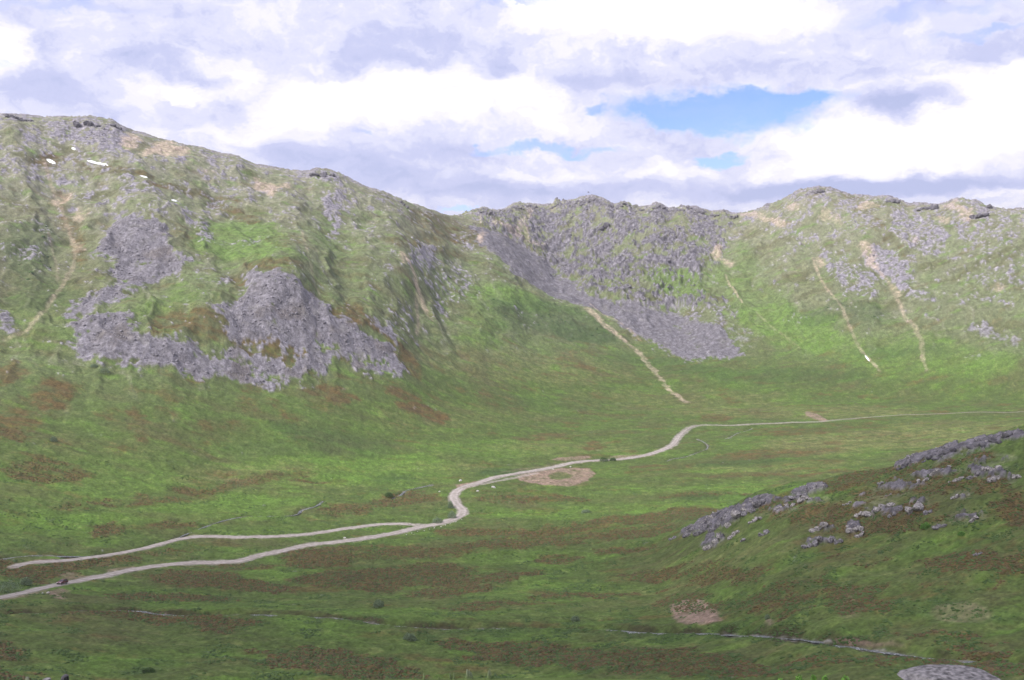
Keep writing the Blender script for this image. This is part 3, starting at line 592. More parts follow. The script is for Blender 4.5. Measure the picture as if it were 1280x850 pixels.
talus_field('talus', KNOLL_TALUS, 6000, .22, 1.5, 'dark boulder strip along the top of the near right knoll', 5, M_ROCK, maskf=ktalus)
talus_field('talus', CRAG, 5000, .4, 2.2, 'loose blocks scattered over the jagged middle mountainside', 6, maskf=crag)
talus_field('rubble', [ell(*g[:5]) for g in GREY if g[0] > 560 or g[1] < 420], 9000, .3, 1.3, 'small loose rocks scattered over the upper mountainsides', 8, maskf=grey)
talus_field('rubble', [ell(*g[:5]) for g in KGREY], 1500, .15, .8, 'small pale stones lying around the outcrops of the near knoll', 9, M_ROCKP, maskf=kgrey)

def outcrop(px, py, w, h, label, m=M_ROCK, n=None, group=None, name='rock_outcrop', cat='rock outcrop', seed=None, base=True, spike=False):
    """one mass of jointed rock standing on the land; w, h as seen, turned into metres at its real distance"""
    rs = np.random.RandomState(seed if seed is not None else int(px*7+py*13) % 9999)
    p, k = placed(px, py+h*.45); W = w*k; Hh = h*k
    n = n or max(1, int(round(w/h*1.6)))
    Vs, Fs, b = [], [], 0
    lv = ico(3) if n > 1 else ICO4
    rows_n = 1 if n < 4 else 2
    for i in range(n):
        f = (i+.5)/n-.5+rs.uniform(-.1, .1)
        sx = W/n*rs.uniform(.9, 1.2) if n > 1 else W*.5; sz = Hh*rs.uniform(.45, .8)*(1 if n == 1 else (1-.45*abs(f)))
        if n == 1: sz = Hh*.62
        if spike: sz *= 1.25
        V, F = boulder(rs, lv, sx, max(sx, sz)*rs.uniform(.7, 1.1), sz, 18, .07)
        V = rotz(V, rs.uniform(-.6, .6))
        if spike: V[:, :2] *= np.clip(1.15-.55*(V[:, 2:3]/sz*.5+.5), .3, 1.2)
        V[:, 0] += V[:, 2]*rs.uniform(-.3, .3)
        c = np.array([f*W, rs.uniform(-.28, .28)*Hh*(rows_n-.4), 0]); hx = H(p[0]+c[0], p[1]+c[1])-H(*p)
        V += c+np.array([0, 0, hx+sz*.18]); Vs.append(V); Fs.append(F+b); b += len(V)
    o = np_mesh(name, np.concatenate(Vs), np.concatenate(Fs), m, smooth=False)
    o.location = (p[0], p[1], H(*p)); o.rotation_euler.z = -math.atan2(p[0], p[1])
    return tag(o, label, cat, group)
KG = 'grey rock outcrops on the near knoll'
OUT = [
 (841,671,8,6,'small grey boulder alone at the lowest left tip of the knoll',M_ROCK),
 (862,664,13,7,'little block pair second from the lower left tip of the knoll',M_ROCK),
 (880,660,24,10,'dark slabby outcrop low on the left crest of the knoll',M_ROCK),
 (900,650,24,10,'grey broken outcrop on the knoll crest above a pale lower outcrop',M_ROCK),
 (921,641,26,10,'pale jointed outcrop midway up the left crest of the knoll',M_ROCKP),
 (944,630,26,9,'low jagged outcrop where the left knoll crest flattens',M_ROCK),
 (1009,611,36,9,'dark purple crag on the skyline middle of the knoll crest',M_ROCK),
 (893,674,22,10,'pale lichen outcrop below the left crest, lowest on that flank',M_ROCKP),
 (917,666,15,9,'small square outcrop just right of the lowest pale outcrop',M_ROCKP),
 (955,665,10,8,'isolated grey block in dark heath right of the left crest outcrops',M_ROCK),
 (928,674,6,5,'tiny stone below the small square outcrop on the left flank',M_ROCK),
 (944,648,16,6,'flat pale ledge rock inside the left flank of the knoll',M_ROCKP),
 (1024,659,17,8,'blunt outcrop just above a long low row of rocks mid knoll',M_ROCKP),
 (1020,677,32,8,'long low row of grey rocks lowest in the knoll middle',M_ROCK),
 (1048,674,9,8,'short grey stump of rock beside the long low row',M_ROCK),
 (1069,658,17,9,'pale capped block, upper one of a leaning rock pair',M_ROCKP),
 (1074,667,11,7,'pale block, lower one of the leaning rock pair',M_ROCKP),
 (1076,640,13,8,'small pale outcrop at the left end of the middle rock row',M_ROCKP),
 (1100,634,28,10,'broad pale stepped outcrop at the middle of the knoll face',M_ROCKP),
 (1118,641,13,7,'low grey rock hugging the right foot of the broad stepped outcrop',M_ROCK),
 (1144,631,17,13,'tall pale outcrop standing right of the broad stepped one',M_ROCKP),
 (1161,638,8,8,'small upright grey rock right of the tall pale outcrop',M_ROCK),
 (1174,656,13,7,'smooth dark boulder beside a bright green plant',M_ROCK),
 (1234,586,24,8,'wide rounded outcrop high on the right of the knoll',M_ROCKP),
 (1218,592,13,9,'dark grey outcrop touching the left of the wide rounded one',M_ROCK),
 (1242,597,13,8,'pale lump under the wide rounded outcrop',M_ROCKP),
 (1195,599,15,5,'flat pale rock left of the high right outcrops',M_ROCKP),
 (1165,591,34,5,'long pale ledge under the dark boulder strip',M_ROCKP),
 (1197,619,12,5,'faint flat rock in heath above the dark boulder with plant',M_ROCKP),
 (1222,691,9,4,'lone flat grey stone in grass low on the right slope',M_ROCK),
 (1218,647,8,6,'small pale stone on the grey gravelly patch of the right slope',M_ROCKP),
 (1101,603,6,4,'single grey stone in brown heath behind the knoll middle',M_ROCK),
 (1030,672,0,0,'',None),
 (1058,629,10,3,'thin pale stone sunk in heath at the knoll middle left',M_ROCKP),
 (1000,624,30,6,'thin line of pale ledges under the dark skyline crag',M_ROCKP),
 (973,634,9,4,'whitish small rock below the flat part of the left crest',M_ROCKP),
 (1270,595,9,6,'pale rock at the right picture edge of the knoll',M_ROCKP),
 (1180,565,24,7,'dark crag in the middle of the knoll boulder strip',M_ROCKD),
 (1163,569,14,6,'dark crag in the lower part of the knoll boulder strip',M_ROCKD),
 (1219,554,12,9,'pointed dark crag left of the highest knoll crag',M_ROCKD),
 (1235,549,13,9,'highest pointed dark crag of the knoll skyline',M_ROCKD),
 (1254,544,18,8,'broad dark crag near the right edge of the knoll skyline',M_ROCKD),
 (1133,579,18,6,'dark crag at the low left end of the knoll boulder strip',M_ROCKD),
]
for px, py, w, h, lb, m in OUT:
    if w: outcrop(px, py, w, h, lb, m, group=KG)
# crags along the skyline
for px, py, w, h, lb, sp in (
 (1167,257,10,10,'dark pointed rock pinnacle on the right mountain skyline', True),
 (1155,259,14,5,'low dark crag touching the left of the skyline pinnacle', False),
 (1225,268,15,7,'dark crag just under the second right hand summit', False),
 (1236,258,7,5,'tiny dark crag at the edge of the second right hand summit', False),
 (1116,250,13,6,'dark crag on the skyline right of the highest right summit', False),
 (404,217,28,7,'dark crag crowning the shoulder of the left mountain', False),
 (112,153,34,8,'dark crags on the rounded top of the left mountain', False),
 (146,158,12,5,'dark crag where the left mountain top starts to drop', False),
 (28,148,34,5,'dark crags on the skyline at the left picture edge', False),
 (504,254,10,5,'small crag low on the descending left skyline', False),
 (738,248,22,5,'crags capping the jagged middle summit', False),
 (779,255,14,6,'crag knob right of the jagged middle summit', False),
 (822,257,16,6,'rounded crag knob second right of the middle summit', False),
 (855,261,18,4,'flat crag on the skyline between the middle summit and the saddle', False),
 (602,263,7,5,'small upright crag just right of the blue sky notch', False),
 (753,282,16,9,'dark crag face below the jagged middle summit', False),
 (612,264,9,5,'pointed crag just left of the middle summit shoulder', False),
 (648,257,14,5,'spiky crag at the left shoulder of the jagged middle ridge', False),
 (668,258,12,4,'low spiky crag second from the left shoulder of the middle ridge', False),
 (692,258,12,4,'low broken crag halfway up to the middle summit', False),
 (722,251,10,5,'pointed crag on the left slope of the middle summit', False),
 (764,256,9,4,'small pointed crag right below the middle summit', False),
 (800,262,10,4,'small crag in the dip between two crag knobs', False),
 (872,263,12,4,'small crag right of the flat skyline crag', False),
 (893,268,12,4,'small crag just left of the saddle', False),
 (917,270,12,4,'lowest small crag in the saddle', False),
 (1019,239,24,5,'low rocks on the highest right hand summit', False)):
    outcrop(px, py, w, h, lb, M_ROCKD if 'dark' in lb else M_ROCK, group='crags on the mountain skyline', name='crag', cat='crag', spike=sp)
# pale roadside stones
for px, py, w, lb in ((617,608,6,'largest white stone in the grass below the dirt turnout'),(597,613,4.2,'second white stone, left of the largest one below the turnout'),(575,600,5,'white stone above the road fork spur'),
   (549,614,3,'white stone alone in grass left of the road bend'),(431,671.5,4,'white stone between the side track and the road'),(713,583,3,'white stone at the roadside above the dirt turnout'),(691,586,2.6,'small white stone on the edge of the dirt turnout'),
   (53,741,4,'pale rock below the road left of the car'),(60,740,4.5,'palest rock heap below the road near the car')):
    outcrop(px, py, w, w*.62, lb, M_WHITE, n=1, group='pale stones beside the road', name='boulder', cat='boulder')
LW = 'small white rock in the row along the lower road edge'
for px, py in ((508,668),(515,666),(522,664),(530,663),(537,661),(543,659.5),(551,658),(557,656),(563,654.5),(570,652),(577,649),(494,667),(486,668.5)):
    outcrop(px, py, R.uniform(1.6, 2.6), R.uniform(1.0, 1.5), LW, M_WHITE, n=1, group='white rocks edging the road', name='boulder', cat='boulder')
# near slabs at the foot of the picture, on the shoulder right under the viewpoint
def near_rock(px, py, d, w, h, label, m, seed):
    az, s = ray(px, py); k = d/FOC; x, y = math.sin(az)*d, math.cos(az)*d; z = d*s+CAMZ; zg = H(x, y)
    rs = np.random.RandomState(seed); W = w*k
    V, F = boulder(rs, ico(5), W*.5, W*.34, 1.0, 26, .06)
    top, bot = z, zg-.6; V[:, 2] = np.where(V[:, 2] > 0, V[:, 2]/max(V[:, 2].max(), .1), V[:, 2]*.2)
    hh = top-zg
    rr = np.clip(np.hypot(V[:, 0]/(W*.5), V[:, 1]/(W*.34)), 0, 1); V[:, 2] = np.where(V[:, 2] > 0, hh*(1-rr**3.2)*1.12, V[:, 2]*hh); V[:, 2] += .12*hh*fbm(V[:, 0]*1.7, V[:, 1]*1.7, 3)
    V[:, 2] -= .30*hh*np.clip(-V[:, 0]/(W*.5), 0, 1)
    o = np_mesh('boulder', V, F, m, smooth=False); o.location = (x, y, zg); o.rotation_euler.z = -az
    return tag(o, label, 'boulder')
near_rock(1206, 843, 62, 145, 12, 'large grey slab cut by the bottom edge, lower right', M_SLAB, 5)
near_rock(81, 844, 62, 13, 6, 'small dark boulder at the bottom edge, lower left', M_ROCKD, 6)
near_rock(58, 848, 62, 14, 6, 'pale low boulder at the bottom edge left of a small dark one', M_ROCK, 8)
print('rocks', round(time.time()-T0, 1))

# ------------------------------------------------------------------ snow, shrubs
for cx, cy, rx, ry, rot, lb in ((64,202,8,2.6,25,'triangular snow patch highest on the left'),(92,186,3.5,1.6,20,'tiny snow patch below the left summit crags'),(122,204,17,1.9,13,'long thin snow strip under the left summit'),
   (180,221,6,.9,15,'short thin snow strip right of the long one'),(218,251,5,1.0,15,'lowest snow patch, small, at the middle of the left mountain'),(1084,448,1.2,6,-38,'narrow white snow remnant low in a gully of the right mountain')):
    W = np.array([ground(a, b, Z2) for a, b in ell(cx, cy, rx*.8, ry*.75, rot, 22)]); c = W.mean(0); Vs = [(c[0], c[1], H(*c)+.8)]
    for f in (.55, .85, 1):
        for i, w in enumerate(W):
            p = c+(w-c)*f*(1+.14*math.sin(i*2.3)); Vs.append((p[0], p[1], H(*p)+(.7 if f < .6 else .5 if f < .9 else -.15)))
    n = len(W); Fs = [(0, 1+i, 1+(i+1) % n, 1+(i+1) % n) for i in range(n)]
    me = bpy.data.meshes.new('snow_patch'); fs = [(0, 1+i, 1+(i+1) % n) for i in range(n)]
    for r_ in range(2): fs += [(1+r_*n+i, 1+(r_+1)*n+i, 1+(r_+1)*n+(i+1) % n, 1+r_*n+(i+1) % n) for i in range(n)]
    me.from_pydata(Vs, [], fs); me.materials.append(M_SNOW); o = link(bpy.data.objects.new('snow_patch', me)); tag(o, lb, 'snow patch', 'snow patches on the mountains')
def leafmass(rs, w, d, h, nleaf, ls, m, name, parent, upright=.3):
    c = rs.normal(size=(nleaf, 3)); c /= np.linalg.norm(c, axis=1)[:, None]; c *= rs.uniform(.35, 1, (nleaf, 1))**.5
    c *= 1+.28*perlin(c[:, 0]*2.2+rs.rand()*9, c[:, 1]*2.2+c[:, 2]*2)[:, None]
    c[:, 2] = np.abs(c[:, 2]); c *= np.array([w/2, d/2, h])
    a = rs.normal(size=(nleaf, 3)); a[:, 2] += upright; a /= np.linalg.norm(a, axis=1)[:, None]; b = np.cross(a, rs.normal(size=(nleaf, 3))); b /= np.linalg.norm(b, axis=1)[:, None]
    s = (ls*rs.uniform(.6, 1.3, nleaf))[:, None]
    V = np.stack([c-a*s, c+b*s*.45, c+a*s, c-b*s*.45], 1).reshape(-1, 3); F = np.arange(nleaf*4).reshape(-1, 4)
    return np_mesh(name, V, F, m, parent)
def stems(rs, w, h, m, parent, n=7):
    bm = bmesh.new()
    for i in range(n):
        a = rs.uniform(0, 6.28); r_ = rs.uniform(.1, .36)*w; p0 = Vector((0.1*w*math.cos(a), .1*w*math.sin(a), -.2)); p1 = Vector((r_*math.cos(a), r_*math.sin(a), h*rs.uniform(.6, .95)))
        d = p1-p0; mt_ = Matrix.Translation((p0+p1)/2)@d.to_track_quat('Z', 'Y').to_matrix().to_4x4()
        bmesh.ops.create_cone(bm, segments=5, radius1=.035, radius2=.012, depth=d.length, matrix=mt_)
    me = bpy.data.meshes.new('stem'); bm.to_mesh(me); bm.free(); me.materials.append(m); o = bpy.data.objects.new('stem', me); o.parent = parent; link(o)
def shrub(px, py, w, h, label, m=M_WILLOW, cat='shrub', name='willow_shrub', group='willow shrubs in the valley', d=None, dens=1.0):
    rs = np.random.RandomState(int(px*3+py)); 
    if d is None: p, k = placed(px, py+h*.5)
    else: az, s = ray(px, py); p = np.array([math.sin(az)*d, math.cos(az)*d]); k = d/FOC
    e = bpy.data.objects.new(name, None); link(e); W, Hh = w*k, h*k*1.05; zg = H(*p)
    if d is not None: Hh = max(Hh, d*ray(px, py)[1]+CAMZ-zg)
    e.location = (p[0], p[1], zg); tag(e, label, cat, group)
    leafmass(rs, W, W*.8, Hh, int(1100*dens), max(.07, .055*min(W, 4)), m, 'foliage', e); stems(rs, W, Hh, M_STEM, e)
shrub(10,733,30,12,'wide silvery willow clump above the road at the left edge'); shrub(32,727,14,8,'smaller silvery willow between the wide clump and the car')
shrub(473,754,15,9,'silvery willow in grass above the foreground creek, left'); shrub(719,773,12,6,'silvery willow on the creek bank at the middle'); shrub(512,796,18,9,'silvery willow below the foreground creek')
shrub(131,463,13,6,'pale willow at the foot of the left boulder slope'); shrub(67,549,9,6,'pale willow alone on the green left hillside'); shrub(118,457,10,4,'low willow beside the one at the boulder slope foot')
shrub(563,630,8,9,'upper grey green willow left of the road bend'); shrub(565,643,12,9,'middle grey green willow inside the road bend'); shrub(547,650,14,7,'lower grey green willow left of the road bend')
shrub(486,618,11,6,'round dark green bush left of the brook glint', M_LEAF, name='green_shrub'); shrub(733,639,14,4,'low pale willow in the swale right of the dirt turnout'); shrub(755,574,12,5,'dark bush covering the road edge between its two pale stretches', M_LEAF, name='green_shrub'); shrub(766,574,9,4,'low dark bush at the roadside right of a similar one', M_LEAF, name='green_shrub')
shrub(1157,657,13,7,'bright green leafy plant left of the dark boulder', M_FRESH, 'plant', 'leafy_plant', None); shrub(1202,667,9,4,'bright green leafy plant low on the right slope', M_FRESH, 'plant', 'leafy_plant', None)
shrub(959,771,7,6,'pale small willow above the stone at the creek bank'); shrub(186,838,16,5,'dark willow mat low in the left foreground', M_LEAF, name='green_shrub')
for px, py, w, lb in ((975,848,8,'leftmost leafy sprig tip poking up at the bottom edge'),(999,843,9,'tallest leafy sprig tip at the bottom edge'),(1017,844,8,'third leafy sprig tip at the bottom edge'),(1031,845,8,'fourth leafy sprig tip at the bottom edge'),(1057,845,11,'rightmost leafy sprig tips near the grey slab at the bottom edge')):
    shrub(px, py, w, 6, lb, M_FRESH, 'plant', 'leafy_plant', 'leafy sprigs at the bottom edge', d=58, dens=.25)
# low ground cover: heath and dwarf willow clumps on the near half of the valley
def cover(name, n, mask, dmin, dmax, smin, smax, m, label, seed, pw=1.5):
    rs = np.random.RandomState(seed); az = rs.uniform(-.60, .60, n*4); d = dmin+(dmax-dmin)*rs.rand(n*4)**pw; x = np.sin(az)*d; y = np.cos(az)*d
    mk = sample(mask, x, y); ok = (mk > rs.uniform(.15, .8, len(x))) & (sample(roadm, x, y) < .05) & (sample(streambed, x, y) < .2); x = x[ok][:n]; y = y[ok][:n]; k = len(x); z = sample(Z2, x, y)+CAMZ
    v0, f0 = ICO1; s = rs.uniform(smin, smax, k)
    v = v0[None]*(1+rs.uniform(-.4, .4, (k, len(v0), 1)))*s[:, None, None]*np.array([1.3, 1.0, .55]); v = v+np.stack([x, y, z], 1)[:, None, :]
    F = (f0[None]+(np.arange(k)*len(v0))[:, None, None]).reshape(-1, 3); print(name, k)
    return tag(np_mesh(name, v.reshape(-1, 3), F, m, smooth=False), label, 'ground cover', kind='stuff')
scrub = np.clip(brown*.8+darkg*.9+.9*sstep(.05, .4, n8+.4*h1), 0, 1)*(1-rock)*sstep(200, 215, Dg)
M_HEATH = simple('heath', (.115,.078,.034), .95, 0, .4, c2=(.062,.052,.024)); M_COVER = simple('dwarf_willow', (.070,.115,.034), .95, 0, .4, c2=(.038,.070,.020))
cover('heath_clumps', 56000, np.clip(bm*1.1, 0, 1)*(1-rock), 205, 620, .18, .50, M_HEATH, 'low brown heath growing in patches over the valley floor', 21)
cover('ground_cover', 56000, scrub, 205, 600, .16, .48, M_COVER, 'low green dwarf willow growing over the near slopes', 22)
cover('dark_clumps', 1500, 1.5*darkg*mt*sstep(-.2, .3, n8), 850, 1250, .5, 1.4, simple('dark_green_clump', (.060,.110,.036), .95, 0, .1, c2=(.042,.080,.027)), 'dark green clumps on the slope below the scree chute', 23, 1.0)  # low clumps set where the middle slope is darker green
print('plants', round(time.time()-T0, 1))

# ------------------------------------------------------------------ the car (front towards +x)
M_PAINT = simple('maroon_paint', (.10,.012,.030), .35, spec=.5, coat=.6); M_GLASS = simple('tinted_glass', (.05,.04,.06), .08, spec=.8); M_TYRE = simple('tyre', (.02,.02,.02), .85)
M_RIM = simple('rim', (.45,.45,.47), .35, metallic=.8); M_LAMP = simple('headlamp', (.7,.7,.72), .15); M_TAIL = simple('tail_lamp', (.35,.02,.02), .2); M_BLACK = simple('black_trim', (.03,.03,.03), .7)
car = link(bpy.data.objects.new('parked_car', None))
def part(name, bm, m, parent, bevel=0, sm=False):
    me = bpy.data.meshes.new(name); bmesh.ops.recalc_face_normals(bm, faces=bm.faces); bm.to_mesh(me); bm.free(); me.materials.append(m); o = bpy.data.objects.new(name, me); o.parent = parent; link(o)
    if bevel: b = o.modifiers.new('b', 'BEVEL'); b.width = bevel; b.segments = 3; b.limit_method = 'ANGLE'; b.angle_limit = .5
    if sm: me.polygons.foreach_set('use_smooth', np.ones(len(me.polygons), bool))
    return o
def prism(bm, prof, y0, y1, inset=0):
    a = [bm.verts.new((x, y0, z)) for x, z in prof]; b = [bm.verts.new((x, y1, z)) for x, z in prof]; n = len(prof)
    bm.faces.new(a); bm.faces.new(b[::-1])
    for i in range(n): bm.faces.new((a[i], b[i], b[(i+1) % n], a[(i+1) % n]))
def arch(cx): return [(cx+.42*math.cos(t), .34+.42*math.sin(t)) for t in np.linspace(math.pi-.15, .15, 9)]
prof = [(-2.28, .42)]+[(-2.30, .75), (-2.22, 1.02), (-1.5, 1.06), (.9, 1.04), (1.75, .93), (2.20, .80), (2.30, .55), (2.26, .30)]+[(x, z) for x, z in arch(1.42)[::-1]]+[(x, z) for x, z in arch(-1.40)[::-1]]+[(-2.2, .32)]
bm = bmesh.new(); prism(bm, prof, -.90, .90); body = part('body', bm, M_PAINT, car, .05)
bm = bmesh.new()
cab = [(-2.15, 1.03, .84), (-1.85, 1.60, .68), (-1.6, 1.67, .66), (.05, 1.66, .66), (.35, 1.60, .67), (1.08, 1.02, .82)]
a = [bm.verts.new((x, -w, z)) for x, z, w in cab]; b = [bm.verts.new((x, w, z)) for x, z, w in cab]; n = len(cab)
bm.faces.new(a); bm.faces.new(b[::-1])
for i in range(n): bm.faces.new((a[i], b[i], b[(i+1) % n], a[(i+1) % n]))
part('cabin', bm, M_PAINT, car, .04)
def pane(pts, parent=car, name='window'):
    bm = bmesh.new(); P = [Vector(p) for p in pts]; nn = (P[1]-P[0]).cross(P[2]-P[0]).normalized(); c = sum(P, Vector())/len(P)
    if nn.dot(c-Vector((-.4, 0, 1.2))) < 0: nn = -nn
    a = [bm.verts.new(p+nn*.012) for p in P]; b = [bm.verts.new(p-nn*.02) for p in P]; bm.faces.new(a); bm.faces.new(b[::-1])
    for i in range(len(P)): bm.faces.new((a[i], b[i], b[(i+1) % len(P)], a[(i+1) % len(P)]))
    return part(name, bm, M_GLASS, parent)
for s in (-1, 1):
    def wy(z): return s*(.84-(z-1.03)*.27)
    for quad in ([(-1.98,1.12),(-1.78,1.54),(-1.22,1.56),(-1.22,1.12)], [(-1.14,1.12),(-1.14,1.56),(-.38,1.56),(-.38,1.12)], [(-.30,1.12),(-.30,1.56),(.22,1.54),(.82,1.12)]):
        pane([(x, wy(z), z) for x, z in quad])
pane([(1.02,-.74,1.08),(1.02,.74,1.08),(.42,.60,1.55),(.42,-.60,1.55)], name='windscreen'); pane([(-2.12,-.74,1.10),(-2.12,.74,1.10),(-1.89,.60,1.54),(-1.89,-.60,1.54)], name='rear_window')
def cyl(bm, r, d, loc, seg=24, r2=None):
    bmesh.ops.create_cone(bm, segments=seg, radius1=r, radius2=r2 or r, depth=d, cap_ends=True, matrix=Matrix.Translation(loc)@Matrix.Rotation(math.pi/2, 4, 'X'))
for cx in (1.42, -1.40):
    for s in (-1, 1):
        w = link(bpy.data.objects.new('wheel', None)); w.parent = car; w.location = (cx, s*.80, .34)
        bm = bmesh.new(); cyl(bm, .34, .22, (0, 0, 0)); part('tyre', bm, M_TYRE, w, .03)
        bm = bmesh.new(); cyl(bm, .21, .03, (0, s*.115, 0)); cyl(bm, .05, .05, (0, s*.12, 0), 10); part('rim', bm, M_RIM, w)
def box(bm, c, d): bmesh.ops.create_cube(bm, size=1, matrix=Matrix.Translation(c)@Matrix.Diagonal((*d, 1)))
for s in (-1, 1):
    bm = bmesh.new(); box(bm, (2.235, s*.66, .72), (.12, .34, .14)); part('headlight', bm, M_LAMP, car, .03)
    bm = bmesh.new(); box(bm, (-2.25, s*.76, .88), (.10, .20, .26)); part('tail_light', bm, M_TAIL, car, .02)
    bm = bmesh.new(); box(bm, (.85, s*.99, 1.10), (.14, .18, .12)); part('mirror', bm, M_PAINT, car, .03)
    bm = bmesh.new(); box(bm, (-.7, s*.55, 1.70), (1.5, .04, .05)); part('roof_rail', bm, M_BLACK, car)
bm = bmesh.new(); box(bm, (2.28, 0, .60), (.06, .9, .16)); part('grille', bm, M_BLACK, car)
bm = bmesh.new(); box(bm, (2.25, 0, .38), (.16, 1.7, .16)); part('bumper', bm, M_BLACK, car, .03)
bm = bmesh.new(); box(bm, (-2.27, 0, .45), (.12, 1.7, .18)); part('bumper', bm, M_BLACK, car, .03)
cp = ground(85, 730.5, ZB); k = int(np.argmin(np.hypot(*(LN['main']-cp).T))); P = LN['main']; t = P[k+2]-P[k-2]; t /= np.linalg.norm(t); nr = np.array([-t[1], t[0]])
loc = P[k]-nr*.6; car.location = (loc[0], loc[1], LZ['main'][k]+CAMZ+.045); car.rotation_euler.z = math.atan2(-t[1], -t[0])
car.rotation_euler.y = math.atan2(LZ['main'][k+2]-LZ['main'][k-2], np.linalg.norm(P[k+2]-P[k-2]))
tag(car, 'dark maroon car on the gravel road at the lower left', 'car')

# ------------------------------------------------------------------ the bird above the middle summit
bd_ = link(bpy.data.objects.new('bird', None)); az, s = ray(735.6, 240.6); d = 420; bd_.location = (math.sin(az)*d, math.cos(az)*d, d*s+CAMZ); tag(bd_, 'tiny dark bird gliding in the sky over the middle summit', 'bird')
M_BIRD = simple('dark_feathers', (.05,.045,.05), .8)
bm = bmesh.new()
secs = [(-.42,.01,.01),(-.30,.05,.03),(-.12,.075,.07),(.06,.085,.085),(.20,.06,.065),(.26,.05,.055),(.32,.045,.045),(.37,.02,.02),(.42,.004,.004)]
rings = [[bm.verts.new((x, math.cos(a)*w, math.sin(a)*h)) for a in np.linspace(0, 2*math.pi, 11)[:-1]] for x, w, h in secs]
for r0, r1 in zip(rings, rings[1:]):
    for i in range(10): bm.faces.new((r0[i], r0[(i+1) % 10], r1[(i+1) % 10], r1[i]))
tl = [bm.verts.new(p) for p in ((-.28,.03,0),(-.28,-.03,0),(-.52,-.10,0),(-.55,0,.01),(-.52,.10,0))]; bm.faces.new(tl)
for sgn in (-1, 1):
    up = [(.14,.05,.03),(.18,.28,.12),(.12,.52,.16),(.0,.72,.14),(-.10,.70,.13),(-.08,.45,.12),(-.12,.26,.08),(-.12,.05,.02)]
    for i_, (x, y_, z) in enumerate(up): pass
    t1 = [bm.verts.new((x, sgn*y_, z+.012)) for x, y_, z in up]; t2 = [bm.verts.new((x, sgn*y_, z-.012)) for x, y_, z in up]
    bm.faces.new(t1); bm.faces.new(t2[::-1])
    for i in range(8): bm.faces.new((t1[i], t2[i], t2[(i+1) % 8], t1[(i+1) % 8]))
part('body', bm, M_BIRD, bd_, sm=False); bd_.rotation_euler = (math.radians(38), math.radians(-8), math.radians(25))

# ------------------------------------------------------------------ haze, sky, sun, camera
bm = bmesh.new(); zt = float(Z2.max()+CAMZ+40); zb = float(Z2.min()+CAMZ-1.0-20)
box(bm, (0, 0, (zt+zb)/2), (13400, 13400, zt-zb)); me = bpy.data.meshes.new('haze'); bm.to_mesh(me); bm.free()
hz = link(bpy.data.objects.new('haze', me)); tag(hz, 'thin pale summer haze filling the valley air', 'haze', kind='stuff')
m, N, L = mat('haze'); o = nd(N, 'ShaderNodeOutputMaterial'); v = nd(N, 'ShaderNodeVolumePrincipled'); v.inputs['Density'].default_value = HAZE = .000075
v.inputs['Color'].default_value = (.93,.93,1.0,1); v.inputs['Anisotropy'].default_value = .2; L.new(v.outputs[0], o.inputs['Volume']); hz.data.materials.append(m)

SUN_EL, SUN_AZ = math.radians(46), math.radians(236)          # compass from +Y clockwise: behind the viewpoint, to the left
w = bpy.data.worlds.new('World'); bpy.context.scene.world = w; w.use_nodes = True; N = w.node_tree.nodes; L = w.node_tree.links; N.clear()
out = nd(N, 'ShaderNodeOutputWorld'); bg = nd(N, 'ShaderNodeBackground'); bg.inputs['Strength'].default_value = .1; L.new(bg.outputs[0], out.inputs[0])
sky = nd(N, 'ShaderNodeTexSky'); sky.sky_type = 'NISHITA'; sky.sun_disc = False; sky.sun_elevation = SUN_EL; sky.sun_rotation = SUN_AZ; sky.altitude = 900; sky.dust_density = .3
tc = nd(N, 'ShaderNodeTexCoord'); sp = nd(N, 'ShaderNodeSeparateXYZ'); L.new(tc.outputs['Generated'], sp.inputs[0])
def M2(op, a, b=None, c=None, clamp=False):
    n = nd(N, 'ShaderNodeMath', operation=op); n.use_clamp = clamp
    for i, q_ in enumerate((a, b, c)):
        if q_ is None: continue
        if isinstance(q_, (int, float)): n.inputs[i].default_value = q_
        else: L.new(q_, n.inputs[i])
    return n.outputs[0]
azs = M2('ARCTAN2', sp.outputs[0], sp.outputs[1]); els = M2('ARCSINE', sp.outputs[2])
cb = nd(N, 'ShaderNodeCombineXYZ'); L.new(azs, cb.inputs[0]); L.new(els, cb.inputs[1])
def VM(op, a, b=None, c=None, scale=None):
    n = nd(N, 'ShaderNodeVectorMath', operation=op)
    for i, q_ in enumerate((a, b, c)):
        if q_ is None: continue
        if isinstance(q_, tuple): n.inputs[i].default_value = q_
        else: L.new(q_, n.inputs[i])
    if scale is not None: n.inputs['Scale'].default_value = scale
    return n.outputs['Value'] if op == 'LENGTH' else n.outputs[0]
def noise(vec, scale, detail, rough=.55, col_=False, dist=0, st=(1, 1, 1)):
    n = nd(N, 'ShaderNodeTexNoise'); n.inputs['Scale'].default_value = scale; n.inputs['Detail'].default_value = detail; n.inputs['Roughness'].default_value = rough; n.inputs['Distortion'].default_value = dist
    L.new(VM('MULTIPLY', vec, st), n.inputs['Vector']); return n.outputs['Color' if col_ else 'Fac']
P0 = cb.outputs[0]
